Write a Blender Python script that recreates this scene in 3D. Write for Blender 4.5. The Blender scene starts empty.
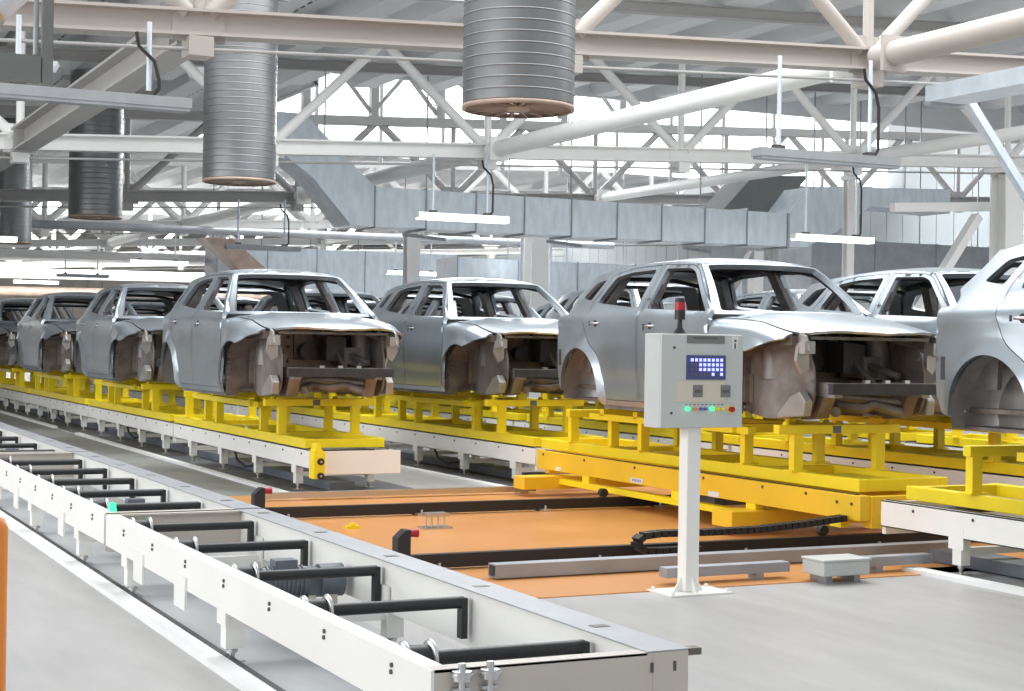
import bpy, bmesh, math, random
from mathutils import Vector, Matrix
from mathutils.geometry import delaunay_2d_cdt
random.seed(7)
PI = math.pi
sc = bpy.context.scene
COL = sc.collection

# ------------------------------------------------------------------ camera
YAW, ROLL, FPX, EYE = 0.452, 0.01526, 1610.33, 1.55
cam_d = bpy.data.cameras.new('camera'); cam = bpy.data.objects.new('camera', cam_d); COL.objects.link(cam)
cam_d.sensor_fit = 'HORIZONTAL'; cam_d.sensor_width = 36; cam_d.lens = FPX / 1024 * 36
cam_d.clip_end = 500
F = Vector((math.sin(YAW), math.cos(YAW), 0)); Rt = Vector((math.cos(YAW), -math.sin(YAW), 0)); U = Vector((0, 0, 1))
r2 = Rt * math.cos(ROLL) + U * math.sin(ROLL); u2 = -Rt * math.sin(ROLL) + U * math.cos(ROLL)
M = Matrix((r2, u2, -F)).transposed().to_4x4(); M.translation = Vector((0, 0, EYE))
cam.matrix_world = M
sc.camera = cam

# ------------------------------------------------------------------ world, exposure
sc.view_settings.view_transform = 'Standard'; sc.view_settings.look = 'None'
sc.view_settings.gamma = 1; sc.view_settings.use_curve_mapping = False
sc.view_settings.exposure = 0.24
w = bpy.data.worlds.new('sky'); sc.world = w; w.use_nodes = True
bg = w.node_tree.nodes['Background']; bg.inputs[0].default_value = (0.93, 0.97, 1.0, 1); bg.inputs[1].default_value = 0.66

def area(name, loc, size, power, rot=(0, 0, 0), col=(1, 1, 1)):
    l = bpy.data.lights.new(name, 'AREA'); l.shape = 'RECTANGLE'; l.size, l.size_y = (size[1], size[0]) if rot[1] else size
    l.energy = power; l.color = col
    o = bpy.data.objects.new(name, l); COL.objects.link(o); o.location = loc; o.rotation_euler = rot
    return o
# daylight falling through the roof glazing, plus one light added at left
area('rooflight_daylight', (10, 18, 10.5), (14, 15), 2600, col=(0.97, 0.985, 1))
area('rooflight_daylight', (28, 15, 9.3), (20, 10), 1300, rot=(math.radians(28), 0, 0), col=(0.97, 0.98, 1))
area('added_left_light', (-9, 15, 4.2), (26, 4.5), 1300, rot=(0, math.radians(-90), 0), col=(0.98, 0.99, 1))  # unseen light added to brighten left-facing sides; no window is built here
area('monitor_daylight', (26, 50.5, 9.2), (22, 2.2), 3500, rot=(math.radians(-55), 0, 0), col=(0.95, 0.98, 1))
area('skylight_daylight', (10, 80, 7.6), (40, 9), 7000, col=(0.95, 0.98, 1))

# ------------------------------------------------------------------ materials
def mat(name, col, rough=.5, metal=0., var=.06, vscale=3., bump=0., bscale=40., emit=0., spec=.5, rvar=0., col2=None, stretch=None):
    m = bpy.data.materials.new(name); m.use_nodes = True; nt = m.node_tree; b = nt.nodes['Principled BSDF']
    b.inputs['Roughness'].default_value = rough; b.inputs['Metallic'].default_value = metal
    b.inputs['Specular IOR Level'].default_value = spec
    tc = nt.nodes.new('ShaderNodeTexCoord'); src = tc.outputs['Object']
    if stretch:
        mp = nt.nodes.new('ShaderNodeMapping'); mp.inputs['Scale'].default_value = stretch
        nt.links.new(src, mp.inputs['Vector']); src = mp.outputs['Vector']
    n = nt.nodes.new('ShaderNodeTexNoise'); n.inputs['Scale'].default_value = vscale; n.inputs['Detail'].default_value = 6
    nt.links.new(src, n.inputs['Vector'])
    cr = nt.nodes.new('ShaderNodeValToRGB')
    a = [max(0, c * (1 - var)) for c in col]; c2 = col2 or [min(1, c * (1 + var)) for c in col]
    cr.color_ramp.elements[0].position = .32; cr.color_ramp.elements[1].position = .68
    cr.color_ramp.elements[0].color = (*a, 1); cr.color_ramp.elements[1].color = (*c2, 1)
    nt.links.new(n.outputs['Fac'], cr.inputs['Fac']); nt.links.new(cr.outputs['Color'], b.inputs['Base Color'])
    if rvar:
        mr = nt.nodes.new('ShaderNodeMapRange'); mr.inputs['To Min'].default_value = rough - rvar; mr.inputs['To Max'].default_value = rough + rvar
        nt.links.new(n.outputs['Fac'], mr.inputs['Value']); nt.links.new(mr.outputs['Result'], b.inputs['Roughness'])
    if bump:
        n2 = nt.nodes.new('ShaderNodeTexNoise'); n2.inputs['Scale'].default_value = bscale; n2.inputs['Detail'].default_value = 3
        nt.links.new(src, n2.inputs['Vector']); bp = nt.nodes.new('ShaderNodeBump'); bp.inputs['Strength'].default_value = bump
        bp.inputs['Distance'].default_value = .01
        nt.links.new(n2.outputs['Fac'], bp.inputs['Height']); nt.links.new(bp.outputs['Normal'], b.inputs['Normal'])
    if emit:
        b.inputs['Emission Color'].default_value = (*col, 1); b.inputs['Emission Strength'].default_value = emit
    return m
MT = dict(
    floor=mat('pale epoxy floor', (.45, .44, .43), .38, var=.085, vscale=5, bump=.2, bscale=30, stretch=(1, .22, 1)),
    lane=mat('grey lane floor', (.27, .275, .265), .5, var=.12, vscale=2),
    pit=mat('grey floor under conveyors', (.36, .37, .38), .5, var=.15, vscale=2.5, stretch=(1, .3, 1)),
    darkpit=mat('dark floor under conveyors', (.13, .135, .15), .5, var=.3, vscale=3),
    orange=mat('orange epoxy floor', (.66, .28, .075), .32, var=.08, vscale=.8, bump=.1, col2=(.72, .335, .12)),
    white=mat('white paint', (.88, .87, .83), .42, var=.02, vscale=2),
    greige=mat('beige end plate paint', (.60, .54, .48), .45, var=.03),
    strip=mat('white painted angle', (.93, .93, .92), .5, var=.04),
    railtop=mat('grey steel cover', (.36, .37, .39), .45, metal=.2, var=.06, vscale=6),
    yellow=mat('yellow enamel', (.95, .74, .02), .36, var=.05, vscale=2),
    amber=mat('deep yellow enamel', (.86, .55, .025), .38, var=.05, vscale=2),
    black=mat('black rubber', (.018, .018, .02), .42, var=.1),
    blackm=mat('black steel', (.03, .03, .032), .45, metal=.3, var=.1),
    steel=mat('bright steel', (.62, .62, .62), .28, metal=.9, var=.05),
    motor=mat('blue grey motor paint', (.13, .15, .18), .45, var=.1, vscale=10),
    galv=mat('galvanised sheet', (.68, .75, .82), .42, metal=.25, var=.10, vscale=3.5, rvar=.06, stretch=(1.6, 1, .5)),
    galvd=mat('dull galvanised steel', (.36, .38, .41), .5, metal=.4, var=.1, vscale=3),
    drum=mat('spiral duct steel', (.22, .225, .23), .40, metal=.7, var=.12, vscale=1.5, rvar=.05, stretch=(2, 2, .6)),
    vane=mat('brown diffuser sheet', (.42, .32, .26), .5, metal=.2, var=.15),
    beige=mat('shade toned beam paint', (.44, .40, .365), .5, var=.03, vscale=1),  # whitish beam paint with the near truss's shade put into the colour
    beamw=mat('white beam paint', (.86, .86, .84), .5, var=.02, vscale=1),
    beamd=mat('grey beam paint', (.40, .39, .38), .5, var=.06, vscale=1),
    deck=mat('roof deck sheet', (.74, .75, .76), .45, metal=.1, var=.05, vscale=.6),
    wall=mat('pale blue wall panel', (.40, .44, .46), .6, var=.05, vscale=.4, stretch=(1, 1, .2)),
    wallb=mat('beige end wall', (.50, .46, .41), .6, var=.08, vscale=.4),
    car=mat('bare body steel', (.42, .468, .51), .31, metal=.82, var=.07, vscale=2.2, rvar=.05, bump=.03, bscale=8),
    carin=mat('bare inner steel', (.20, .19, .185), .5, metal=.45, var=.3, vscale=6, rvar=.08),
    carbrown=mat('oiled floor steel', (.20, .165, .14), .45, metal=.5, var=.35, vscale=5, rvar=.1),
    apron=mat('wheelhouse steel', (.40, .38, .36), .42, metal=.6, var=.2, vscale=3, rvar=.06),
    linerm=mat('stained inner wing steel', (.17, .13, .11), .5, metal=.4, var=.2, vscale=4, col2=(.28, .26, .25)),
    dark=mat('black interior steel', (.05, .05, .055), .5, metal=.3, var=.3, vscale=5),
    box=mat('grey enclosure paint', (.56, .585, .57), .45, var=.02),
    boxd=mat('dark grey plate', (.19, .20, .19), .5, var=.05),
    cream=mat('cream panel', (.66, .60, .50), .5, var=.03),
    screen=mat('dark blue display', (.075, .08, .22), .3, var=.05),
    led=mat('blue lamp lit', (.30, .33, 1.0), .4, emit=1.7, var=0),
    ledoff=mat('grey lamp unlit', (.13, .13, .15), .4, var=0),
    red=mat('red plastic', (.42, .015, .025), .3, var=.05),
    green=mat('green lamp lit', (.05, .85, .30), .4, emit=1.4, var=0),
    orangep=mat('orange plastic', (.80, .25, .03), .4, var=.05),
    lampon=mat('lit diffuser', (1, 1, 1), .4, emit=1.6, var=0),
    glass=mat('milky glazing', (1, 1, 1), .3, emit=2.6, var=0),
    label=mat('white sticker', (.75, .75, .75), .5, var=.02),
    ink=mat('blue print', (.16, .16, .42), .5, var=0),
    cable=mat('black cable', (.015, .015, .015), .5, var=0),
    bolt=mat('dark bolt', (.12, .11, .10), .4, metal=.6, var=.1),
)

# ------------------------------------------------------------------ helpers
def link(o, parent=None):
    COL.objects.link(o)
    if parent is not None: o.parent = parent
    return o
def tag(o, label=None, cat=None, group=None, kind=None):
    if label: o['label'] = label
    if cat: o['category'] = cat
    if group: o['group'] = group
    if kind: o['kind'] = kind
    return o
def empty(name, loc, label=None, cat=None, group=None, kind=None, rz=0):
    o = bpy.data.objects.new(name, None); o.empty_display_size = .1
    o.location = loc; o.rotation_euler = (0, 0, rz); link(o)
    return tag(o, label, cat, group, kind)
def children(o): return [c for c in ALLKIDS.get(o.name, [])]
ALLKIDS = {}
def reg(o, parent):
    if parent is not None: ALLKIDS.setdefault(parent.name, []).append(o)
def copy_tree(o, parent=None):
    c = o.copy(); COL.objects.link(c)
    if parent is not None: c.parent = parent; reg(c, parent)
    for ch in children(o): copy_tree(ch, c)
    return c

class MB:
    def __init__(s): s.v = []; s.f = []; s.sm = []
    def add(s, vs, fs, smooth=False):
        n = len(s.v); s.v += [tuple(v) for v in vs]
        for f in fs: s.f.append(tuple(i + n for i in f)); s.sm.append(smooth)
        return s
    def box(s, x0, x1, y0, y1, z0, z1):
        vs = [(x, y, z) for z in (z0, z1) for y in (y0, y1) for x in (x0, x1)]
        return s.add(vs, [(0, 2, 3, 1), (4, 5, 7, 6), (0, 1, 5, 4), (2, 6, 7, 3), (0, 4, 6, 2), (1, 3, 7, 5)])
    def bar(s, p0, p1, w, h, up=(0, 0, 1)):
        p0, p1 = Vector(p0), Vector(p1); d = (p1 - p0).normalized(); up = Vector(up)
        if abs(d.dot(up)) > .98: up = Vector((0, 1, 0))
        a = d.cross(up).normalized() * w / 2; b = a.cross(d).normalized() * h / 2
        vs = [p + sa * a + sb * b for p in (p0, p1) for sa, sb in ((-1, -1), (1, -1), (1, 1), (-1, 1))]
        return s.add(vs, [(0, 1, 2, 3), (7, 6, 5, 4), (0, 4, 5, 1), (1, 5, 6, 2), (2, 6, 7, 3), (3, 7, 4, 0)])
    def ibeam(s, p0, p1, w, h, t=.03, up=(0, 0, 1)):
        p0, p1 = Vector(p0), Vector(p1); d = (p1 - p0).normalized(); upv = Vector(up)
        if abs(d.dot(upv)) > .98: upv = Vector((0, 1, 0))
        a = d.cross(upv).normalized(); b = a.cross(d).normalized()
        s.bar(p0 + b * (h / 2 - t / 2), p1 + b * (h / 2 - t / 2), w, t, up)
        s.bar(p0 - b * (h / 2 - t / 2), p1 - b * (h / 2 - t / 2), w, t, up)
        s.bar(p0, p1, t * .8, h - 2 * t, up)
        return s
    def tube(s, pts, r, n=12, caps=True):
        pts = [Vector(p) for p in pts]; rings = []; prev = None
        for i, p in enumerate(pts):
            d = (pts[min(i + 1, len(pts) - 1)] - pts[max(i - 1, 0)]).normalized()
            if prev is None:
                a = d.cross(Vector((0, 0, 1)));
                if a.length < .05: a = d.cross(Vector((0, 1, 0)))
                a.normalize()
            else: a = (prev - d * prev.dot(d)).normalized()
            prev = a; b = d.cross(a)
            rr = r[i] if isinstance(r, (list, tuple)) else r
            rings.append([p + (a * math.cos(2 * PI * k / n) + b * math.sin(2 * PI * k / n)) * rr for k in range(n)])
        vs = [v for rg in rings for v in rg]; fs = []
        for i in range(len(pts) - 1):
            for k in range(n):
                k2 = (k + 1) % n; fs.append((i * n + k, i * n + k2, (i + 1) * n + k2, (i + 1) * n + k))
        s.add(vs, fs, True)
        if caps:
            s.add(rings[0], [tuple(range(n - 1, -1, -1))]); s.add(rings[-1], [tuple(range(n))])
        return s
    def lathe(s, c, prof, n=48, axis='z'):
        vs = []; fs = []
        for r, z in prof:
            for k in range(n):
                t = 2 * PI * k / n; x, y = r * math.cos(t), r * math.sin(t)
                q = (x, y, z) if axis == 'z' else ((z, x, y) if axis == 'x' else (x, z, y))
                vs.append((c[0] + q[0], c[1] + q[1], c[2] + q[2]))
        for i in range(len(prof) - 1):
            for k in range(n):
                k2 = (k + 1) % n; fs.append((i * n + k, i * n + k2, (i + 1) * n + k2, (i + 1) * n + k))
        return s.add(vs, fs, True)
    def prism(s, poly, axis, a0, a1):
        n = len(poly)
        def P(q, a):
            return {'x': (a, q[0], q[1]), 'y': (q[0], a, q[1]), 'z': (q[0], q[1], a)}[axis]
        vs = [P(q, a0) for q in poly] + [P(q, a1) for q in poly]
        fs = [tuple(range(n)), tuple(range(2 * n - 1, n - 1, -1))] + [(i, i + n, (i + 1) % n + n, (i + 1) % n) for i in range(n)]
        return s.add(vs, fs)
    def build(s, name, m, parent=None, bevel=0, label=None, kind=None):
        me = bpy.data.meshes.new(name); me.from_pydata(s.v, [], s.f)
        for p, sm in zip(me.polygons, s.sm): p.use_smooth = sm
        bm = bmesh.new(); bm.from_mesh(me); bmesh.ops.recalc_face_normals(bm, faces=bm.faces); bm.to_mesh(me); bm.free()
        me.materials.append(MT[m] if isinstance(m, str) else m)
        o = bpy.data.objects.new(name, me); link(o, parent); reg(o, parent)
        if bevel:
            b = o.modifiers.new('bevel', 'BEVEL'); b.width = bevel; b.segments = 2; b.limit_method = 'ANGLE'
        if label: o['label'] = label
        if kind: o['kind'] = kind
        return o

def struct(name, mb, m):
    o = mb.build(name, m); o['kind'] = 'structure'; return o

# ------------------------------------------------------------------ hall: floor, walls, roof
XL, XR, YN, YF = -22., 42., -6., 112.
b = MB(); b.box(XL, XR, YN, YF, -.3, 0); struct('floor', b, 'floor')
b = MB(); b.box(3.18, 5.04, 14.6, 75, 0, .004); struct('trim_1', b, 'lane')
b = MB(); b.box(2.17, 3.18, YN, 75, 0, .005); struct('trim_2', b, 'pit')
b = MB(); b.box(4.2, 11.5, 8.8, 15.65, 0, .006); struct('trim_3', b, 'orange')
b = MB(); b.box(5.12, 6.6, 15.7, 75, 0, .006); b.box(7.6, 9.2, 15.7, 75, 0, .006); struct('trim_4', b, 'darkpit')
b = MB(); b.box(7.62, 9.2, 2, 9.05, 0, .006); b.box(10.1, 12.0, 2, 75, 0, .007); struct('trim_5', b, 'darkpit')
b = MB(); b.box(2.06, 2.165, YN, 75, 0, .03); struct('trim_6', b, 'strip')
b = MB(); b.box(2.165, 2.195, YN, 75, 0, .034); struct('trim_7', b, 'black')
b = MB(); b.box(5.03, 5.12, 15.25, 26.5, 0, .035); struct('trim_8', b, 'strip')
b = MB(); b.box(5.03, 5.12, 28.5, 75, 0, .035); struct('trim_9', b, 'strip')
b = MB(); b.box(7.48, 7.6, 15.7, 75, 0, .03); struct('trim_10', b, 'strip')
b = MB(); b.box(7.45, 7.58, 2.0, 9.0, 0, .03); struct('trim_11', b, 'strip')

def zr(x): return 7.8 + .048 * (x - 10.9)
def deck(name, x0, x1, y0, y1, zoff=0):
    b = MB(); x = x0; P = 1.87
    prof = []
    while x < x1 - .01:
        for dx, dz in ((0, 0), (.62, 0), (.80, .34), (1.69, .34)):
            if x + dx <= x1: prof.append((x + dx, zr(x + dx) + zoff + dz))
        x += P
    prof.append((x1, zr(x1) + zoff))
    n = len(prof)
    vs = [(px, y, pz) for y in (y0, y1) for px, pz in prof] + [(px, y, pz + .08) for y in (y0, y1) for px, pz in prof]
    fs = []
    for i in range(n - 1):
        fs += [(i, i + 1, n + i + 1, n + i), (2 * n + i, 3 * n + i, 3 * n + i + 1, 2 * n + i + 1)]
        fs += [(i, 2 * n + i, 2 * n + i + 1, i + 1), (n + i, n + i + 1, 3 * n + i + 1, 3 * n + i)]
    fs += [(0, n, 3 * n, 2 * n), (n - 1, 3 * n - 1, 4 * n - 1, 2 * n - 1)]
    b.add(vs, fs)
    # overlap seams
    o = struct(name, b, 'deck')
    b = MB()
    for i in range(int((x1 - x0) / P)):
        xx = x0 + i * P + 1.2; y = y0 + .1
        while y < min(y1, 45) - .2:
            b.box(xx, xx + .035, y, y + .22, zr(xx) + zoff + .325, zr(xx) + zoff + .339); y += .42
    if b.v: b.build('overlap_seam', 'bolt', o)
    return o
deck('ceiling', XL, 5, 29, 38)
deck('ceiling', 5.0, 12.0, 26.5, 38)
deck('ceiling', 12.0, 17.0, 24, 38)
deck('ceiling', 17.0, XR, 22.4, 38)
deck('ceiling', XL, 13, 38, 75)
deck('ceiling', 13, XR, 38, 52, 2.6)
deck('ceiling', 13, XR, 52, 75)
deck('ceiling', XL, XR, 86, YF)
# raised monitor: side wall and glazed upright face
b = MB(); b.box(12.9, 13.0, 38, 52, zr(13), zr(13) + 2.7); struct('wall_monitor', b, 'deck')
b = MB(); b.box(13, XR, 37.9, 38, zr(20), zr(20) + 3.2); struct('wall_monitor_near', b, 'deck')
b = MB(); b.box(13, XR, 52, 52.04, zr(13) + .1, zr(38) + 2.7); o = struct('window_1', b, 'glass')
b = MB()
for i in range(12): b.box(13 + i * 2.33, 13.12 + i * 2.33, 51.85, 51.98, 7.8, 12)
b.build('window_frame', 'beamd', o)
b = MB(); b.add([(x, y, z + dz) for dz in (0, .03) for x, y, z in ((XL, 75, zr(XL) + .3), (XR, 75, zr(XR) + .3), (XR, 86, zr(XR) + .3), (XL, 86, zr(XL) + .3))], [(0, 1, 2, 3), (7, 6, 5, 4), (0, 4, 5, 1), (1, 5, 6, 2), (2, 6, 7, 3), (3, 7, 4, 0)])
struct('window_2', b, 'glass')
# walls of profiled panels
def panelwall(name, m, p0, p1, z1):
    b = MB(); p0, p1 = Vector((*p0, 0)), Vector((*p1, 0)); L = (p1 - p0).length; d = (p1 - p0) / L; n = Vector((-d.y, d.x, 0))
    k = int(L / 1.0)
    for i in range(k):
        a = p0 + d * (i * L / k); c = p0 + d * ((i + .97) * L / k)
        b.prism([(a.x, a.y), (c.x, c.y), (c.x + n.x * .1, c.y + n.y * .1), (a.x + n.x * .1, a.y + n.y * .1)], 'z', 0, z1)
    b.prism([(p0.x + n.x * .1, p0.y + n.y * .1), (p1.x + n.x * .1, p1.y + n.y * .1), (p1.x + n.x * .2, p1.y + n.y * .2), (p0.x + n.x * .2, p0.y + n.y * .2)], 'z', 0, z1)
    return struct(name, b, m)
panelwall('wall_right', 'wall', (XR, YF), (XR, 12), 9.0)
panelwall('wall_back', 'wallb', (XL, YF), (XR, YF), 9.5)
panelwall('wall_left', 'wallb', (XL, 10), (XL, YF), 8)

# ------------------------------------------------------------------ roof steelwork
def zc(x): return 5.40 + .048 * (x - 10.9)
NODES = [4.67 * k for k in range(-3, 10)]
def truss(y, m, label, x0=-14, x1=41.8, lo=.16, chord_w=.3, chord_h=.30, dd=.10, md=None):
    t = empty('roof_truss', (0, y, 0), label, 'roof truss', 'roof trusses across the hall')
    md = md or m
    x1 = min(x1, XR - .15)
    b = MB().ibeam((x0, 0, zc(x0)), (x1, 0, zc(x1)), chord_w, chord_h, .035); b.build('bottom_chord', m, t)
    b = MB().bar((x0, 0, zc(x0) + 2.15), (x1, 0, zc(x1) + 2.15), chord_w, .25); b.build('top_chord', m, t)
    b = MB().tube([(x0, -.1, zc(x0) - .3), (x1, -.1, zc(x1) - .3)], .022, 8); b.build('conduit', 'beamd', t)
    for x in NODES:
        if not (x0 - 3 < x < x1 + 3): continue
        if x0 < x < x1:
            MB().tube([(x, 0, zc(x) + .1), (x, 0, zc(x) + 2.1)], dd * .75, 10).build('vertical', md, t)
            MB().box(x - .3, x + .3, -.03, .03, zc(x) - .2, zc(x) + .32).build('gusset_plate', m, t)
            MB().box(x - .14, x + .14, -.17, .17, zc(x) - .38, zc(x) - .16).build('node_block', m, t)
        for sgn in (-1, 1):
            xt = x + sgn * 2.25
            if x0 < xt < x1 and x0 < x < x1:
                MB().tube([(x + sgn * .12, 0, zc(x) + .12), (xt, 0, zc(xt) + 2.08)], dd, 10).build('diagonal', md, t)
    return t
truss(17.8, 'beige', 'nearest roof truss, its beige-shaded lower beam crossing behind the big drum', lo=.2, dd=.10)
truss(30.15, 'beamw', 'second roof truss from the camera, bright white lower beam with white diagonals')
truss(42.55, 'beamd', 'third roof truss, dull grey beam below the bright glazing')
truss(54.95, 'beamw', 'fourth roof truss, thin white lattice behind the smaller drums', dd=.12)
truss(67.35, 'beamw', 'fifth roof truss, small white lattice far down the hall', dd=.12)
truss(79.75, 'beamw', 'sixth roof truss under the far skylight strip', dd=.12)
truss(92.15, 'beamw', 'farthest roof truss close to the end wall', dd=.12)
def tie(x, m, y0, y1, label, r=.17, dark=False):
    if dark:
        b = MB().ibeam((0, 0, 0), (0, y1 - y0, 0), .38, .42, .04)
    else: b = MB().tube([(0, 0, 0), (0, y1 - y0, 0)], r, 18)
    t = empty('roof_tie', (x, y0, zc(x)), label, 'roof beam', 'long roof ties between the trusses')
    b.build('beam', m, t)
    for yy in (.35, y1 - y0 - .35):
        MB().box(-.2, .2, yy - .03, yy + .03, -.24, .24).build('end_plate', m, t)
    return t
ys = [17.8, 30.15, 42.55, 54.95, 67.35, 79.75]
names = ['first', 'second', 'third', 'fourth', 'fifth', 'sixth']
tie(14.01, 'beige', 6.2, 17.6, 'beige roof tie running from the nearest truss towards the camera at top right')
for i in range(5):
    tie(14.01, 'beamw', ys[i] + .2, ys[i + 1] - .2, ['long white tube joining the nearest truss to the second truss', 'grey tube between the second and third trusses above the lit lamp', 'grey tube between the third and fourth trusses', 'thin tube between the fourth and fifth trusses', 'thin tube between the fifth and sixth trusses'][i])
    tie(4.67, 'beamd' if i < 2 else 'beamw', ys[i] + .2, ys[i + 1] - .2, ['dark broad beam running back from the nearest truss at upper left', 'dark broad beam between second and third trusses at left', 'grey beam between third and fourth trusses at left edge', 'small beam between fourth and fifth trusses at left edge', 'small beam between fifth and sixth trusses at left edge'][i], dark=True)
    tie(23.35, 'beamw', ys[i] + .2, ys[i + 1] - .2, ['grey tie between the nearest and second trusses at upper right', 'grey tie between second and third trusses at right', 'grey tie between third and fourth trusses above the duct', 'thin tie between fourth and fifth trusses above the duct', 'thin tie between fifth and sixth trusses above the duct'][i], r=.14)

# secondary purlins under the deck and monitor legs
for i, (y, x0, x1) in enumerate([(21.9, 0, 29), (26, 0, 29), (34.2, 0, 29)]):
    pz = lambda x: zr(x) - .12
    o = MB().ibeam((x0, y, pz(x0)), (x1, y, pz(x1)), .16, .22, .02).build('roof_purlin', 'beamd')
    tag(o, ['grey purlin under the roof deck just behind the nearest truss', 'grey purlin midway between the nearest and second trusses', 'grey purlin just behind the second truss'][i], 'roof beam', 'purlins under the deck')
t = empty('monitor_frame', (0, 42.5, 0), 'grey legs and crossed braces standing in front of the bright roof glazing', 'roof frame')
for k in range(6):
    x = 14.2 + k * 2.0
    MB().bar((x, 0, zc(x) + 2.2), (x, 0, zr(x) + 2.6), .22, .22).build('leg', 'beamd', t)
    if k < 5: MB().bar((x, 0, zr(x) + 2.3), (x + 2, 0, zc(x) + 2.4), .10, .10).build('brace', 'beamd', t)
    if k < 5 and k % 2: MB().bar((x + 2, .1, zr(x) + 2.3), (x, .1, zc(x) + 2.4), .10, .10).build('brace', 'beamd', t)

# ------------------------------------------------------------------ ventilation drums
def drum_proto():
    t = empty('ventilation_drum', (0, 0, 0))
    R = .60; prof = [0]; z = .0
    while z < 3.5:
        prof.append(z); z += .118
    b = MB()
    for z in prof[1:]:
        b.lathe((0, 0, 0), [(R, z - .002), (R + .001, z + .045), (R, z + .096)], 64); b.lathe((0, 0, 0), [(R, z + .096), (R + .006, z + .103), (R + .006, z + .109), (R, z + .116)], 64)
    b.lathe((0, 0, 0), [(R - .03, 3.5), (R - .03, 0), (R - .005, 0)], 56)
    b.build('drum_shell', 'drum', t)
    b = MB(); b.lathe((0, 0, 0), [(.08, -.02), (.08, .05), (R - .03, .06)], 40)
    for k in range(20):
        a = 2 * PI * k / 20
        p = [(.08, -.03), (R - .02, -.05), (R - .02, .05), (.08, .05)]
        c, s_ = math.cos(a), math.sin(a)
        vs = [(r * c - o_ * s_, r * s_ + o_ * c, z) for o_ in (-.008, .008) for r, z in p]
        b.add(vs, [(0, 1, 2, 3), (7, 6, 5, 4), (0, 4, 5, 1), (1, 5, 6, 2), (2, 6, 7, 3), (3, 7, 4, 0)])
    b.lathe((0, 0, 0), [(0.001, -.06), (.12, -.06), (.13, 0), (.001, 0)], 20)
    b.lathe((0, 0, 0), [(R - .03, -.055), (R + .005, -.055), (R + .005, -.01), (R - .03, -.01)], 56)
    b.build('diffuser', 'vane', t)
    MB().box(-.8, .8, -.05, .05, 3.05, 3.15).build('hanger', 'beamd', t)
    return t
dp = drum_proto()
for i, (y, lb) in enumerate([(15.55, 'largest dark grey ventilation drum, hanging at top centre in front of the nearest beam'),
                             (26.1, 'second ventilation drum, hanging left of centre above the first car bodies'),
                             (37.2, 'third ventilation drum, partly behind the white beam at left'),
                             (49.3, 'smallest ventilation drum at the left edge under the ceiling')]):
    o = dp if i == 0 else copy_tree(dp)
    o.location = ((7.58, 7.58, 7.45, 7.40)[i], y, (4.13, 4.24, 4.36, 4.40)[i])
    tag(o, lb, 'ventilation drum', 'ribbed round ventilation drums')

# ------------------------------------------------------------------ hanging light fixtures
def lamp(x, y, z, on, label, L=2.15, cable=True):
    t = empty('ceiling_lamp', (x, y, z), label, 'lamp', 'hanging strip lights')
    MB().box(0, L, -.11, .11, 0, .11).build('housing', 'white' if on else 'railtop', t)
    MB().box(.02, L - .02, -.10, .10, -.035, -.001).build('diffuser', 'lampon' if on else 'galvd', t)
    if on:
        MB().box(.01, L - .01, -.125, -.111, -.03, .10).build('lit_side', 'lampon', t)
    for xx in (.35, L - .45):
        MB().tube([(xx, 0, .11), (xx, 0, zc(x + xx) - z - .1)], .028, 8).build('hanger_rod', 'galv', t)
        MB().box(xx - .07, xx + .07, -.06, .06, .111, .16).build('clamp', 'bolt', t)
    if cable:
        zt = zc(x + L) - z - .25; xx = L - .35
        MB().tube([(xx - .25, -.05, zt), (xx - .22, -.05, zt - .15), (xx - .05, -.05, zt - .3), (xx, -.05, zt - .5), (xx, -.05, .2), (xx - .05, -.05, .12)], .022, 8).build('power_cable', 'cable', t)
    return t
lamp(2.3, 17.3, 4.06, False, 'unlit strip light at upper left with a looping black cable', L=2.16)
lamp(11.85, 17.3, 4.04, False, 'unlit grey strip light at upper right, closest of the hanging lamps', L=2.27)
lamp(12.31, 29.8, 4.08, True, 'lit white strip light hanging in front of the duct at centre', L=2.0)
lamp(21.44, 29.8, 4.05, True, 'lit white strip light hanging above the rightmost car bodies', L=2.2)
lamp(11.9, 42.2, 4.05, False, 'unlit strip light under the second drum', L=2.1)
lamp(12.1, 54.6, 4.15, True, 'lit strip light far off above the left car row', L=2.0, cable=False)
lamp(21.4, 54.6, 4.1, True, 'lit strip light far off behind the car bodies at centre', L=2.2, cable=False)
lamp(11.9, 67.0, 4.1, False, 'small unlit strip light far off at left', L=2.1, cable=False)
lamp(12.1, 79.4, 4.2, True, 'smallest lit strip light at the left edge', L=2.1, cable=False)
lamp(4.9, 42.2, 4.0, True, 'short lit strip light at the left edge beside the smallest drum', L=1.6, cable=False)

# ------------------------------------------------------------------ ducts
t = empty('air_duct', (0, 34, 0), 'long rectangular galvanised air duct crossing the hall behind the lamps', 'air duct')
tt = .048
def duct_piece(poly, d0=0, d1=1.1): return MB().prism(poly, 'y', d0, d1)
duct_piece([(10.2, 6.6), (11.35, 6.6), (12.62, 5.42), (13.02, 5.08), (13.0, 4.18), (12.45, 4.2), (11.55, 5.2), (10.75, 5.75), (10.2, 5.8)]).build('duct_bend', 'galv', t)
n = 9; xs = [13.02 + i * (24.3 - 13.02) / n for i in range(n + 1)]
for i in range(n):
    a, c = xs[i], xs[i + 1]
    duct_piece([(a, 5.08 - .004 * (a - 13)), (c, 5.08 - .004 * (c - 13)), (c, 4.2), (a, 4.18)]).build('duct_section', 'galv', t)
    MB().box(a - .014, a + .014, -.03, 1.13, 4.15, 5.11).build('flange', 'galvd', t)
duct_piece([(24.3, 4.98), (24.95, 5.75), (27.0, 5.88), (27.0, 5.4), (25.8, 4.62), (24.9, 4.2), (24.3, 4.2)]).build('duct_offset', 'galv', t)
MB().box(24.27, 24.33, -.04, 1.14, 4.14, 5.04).build('flange', 'galvd', t)
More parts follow.
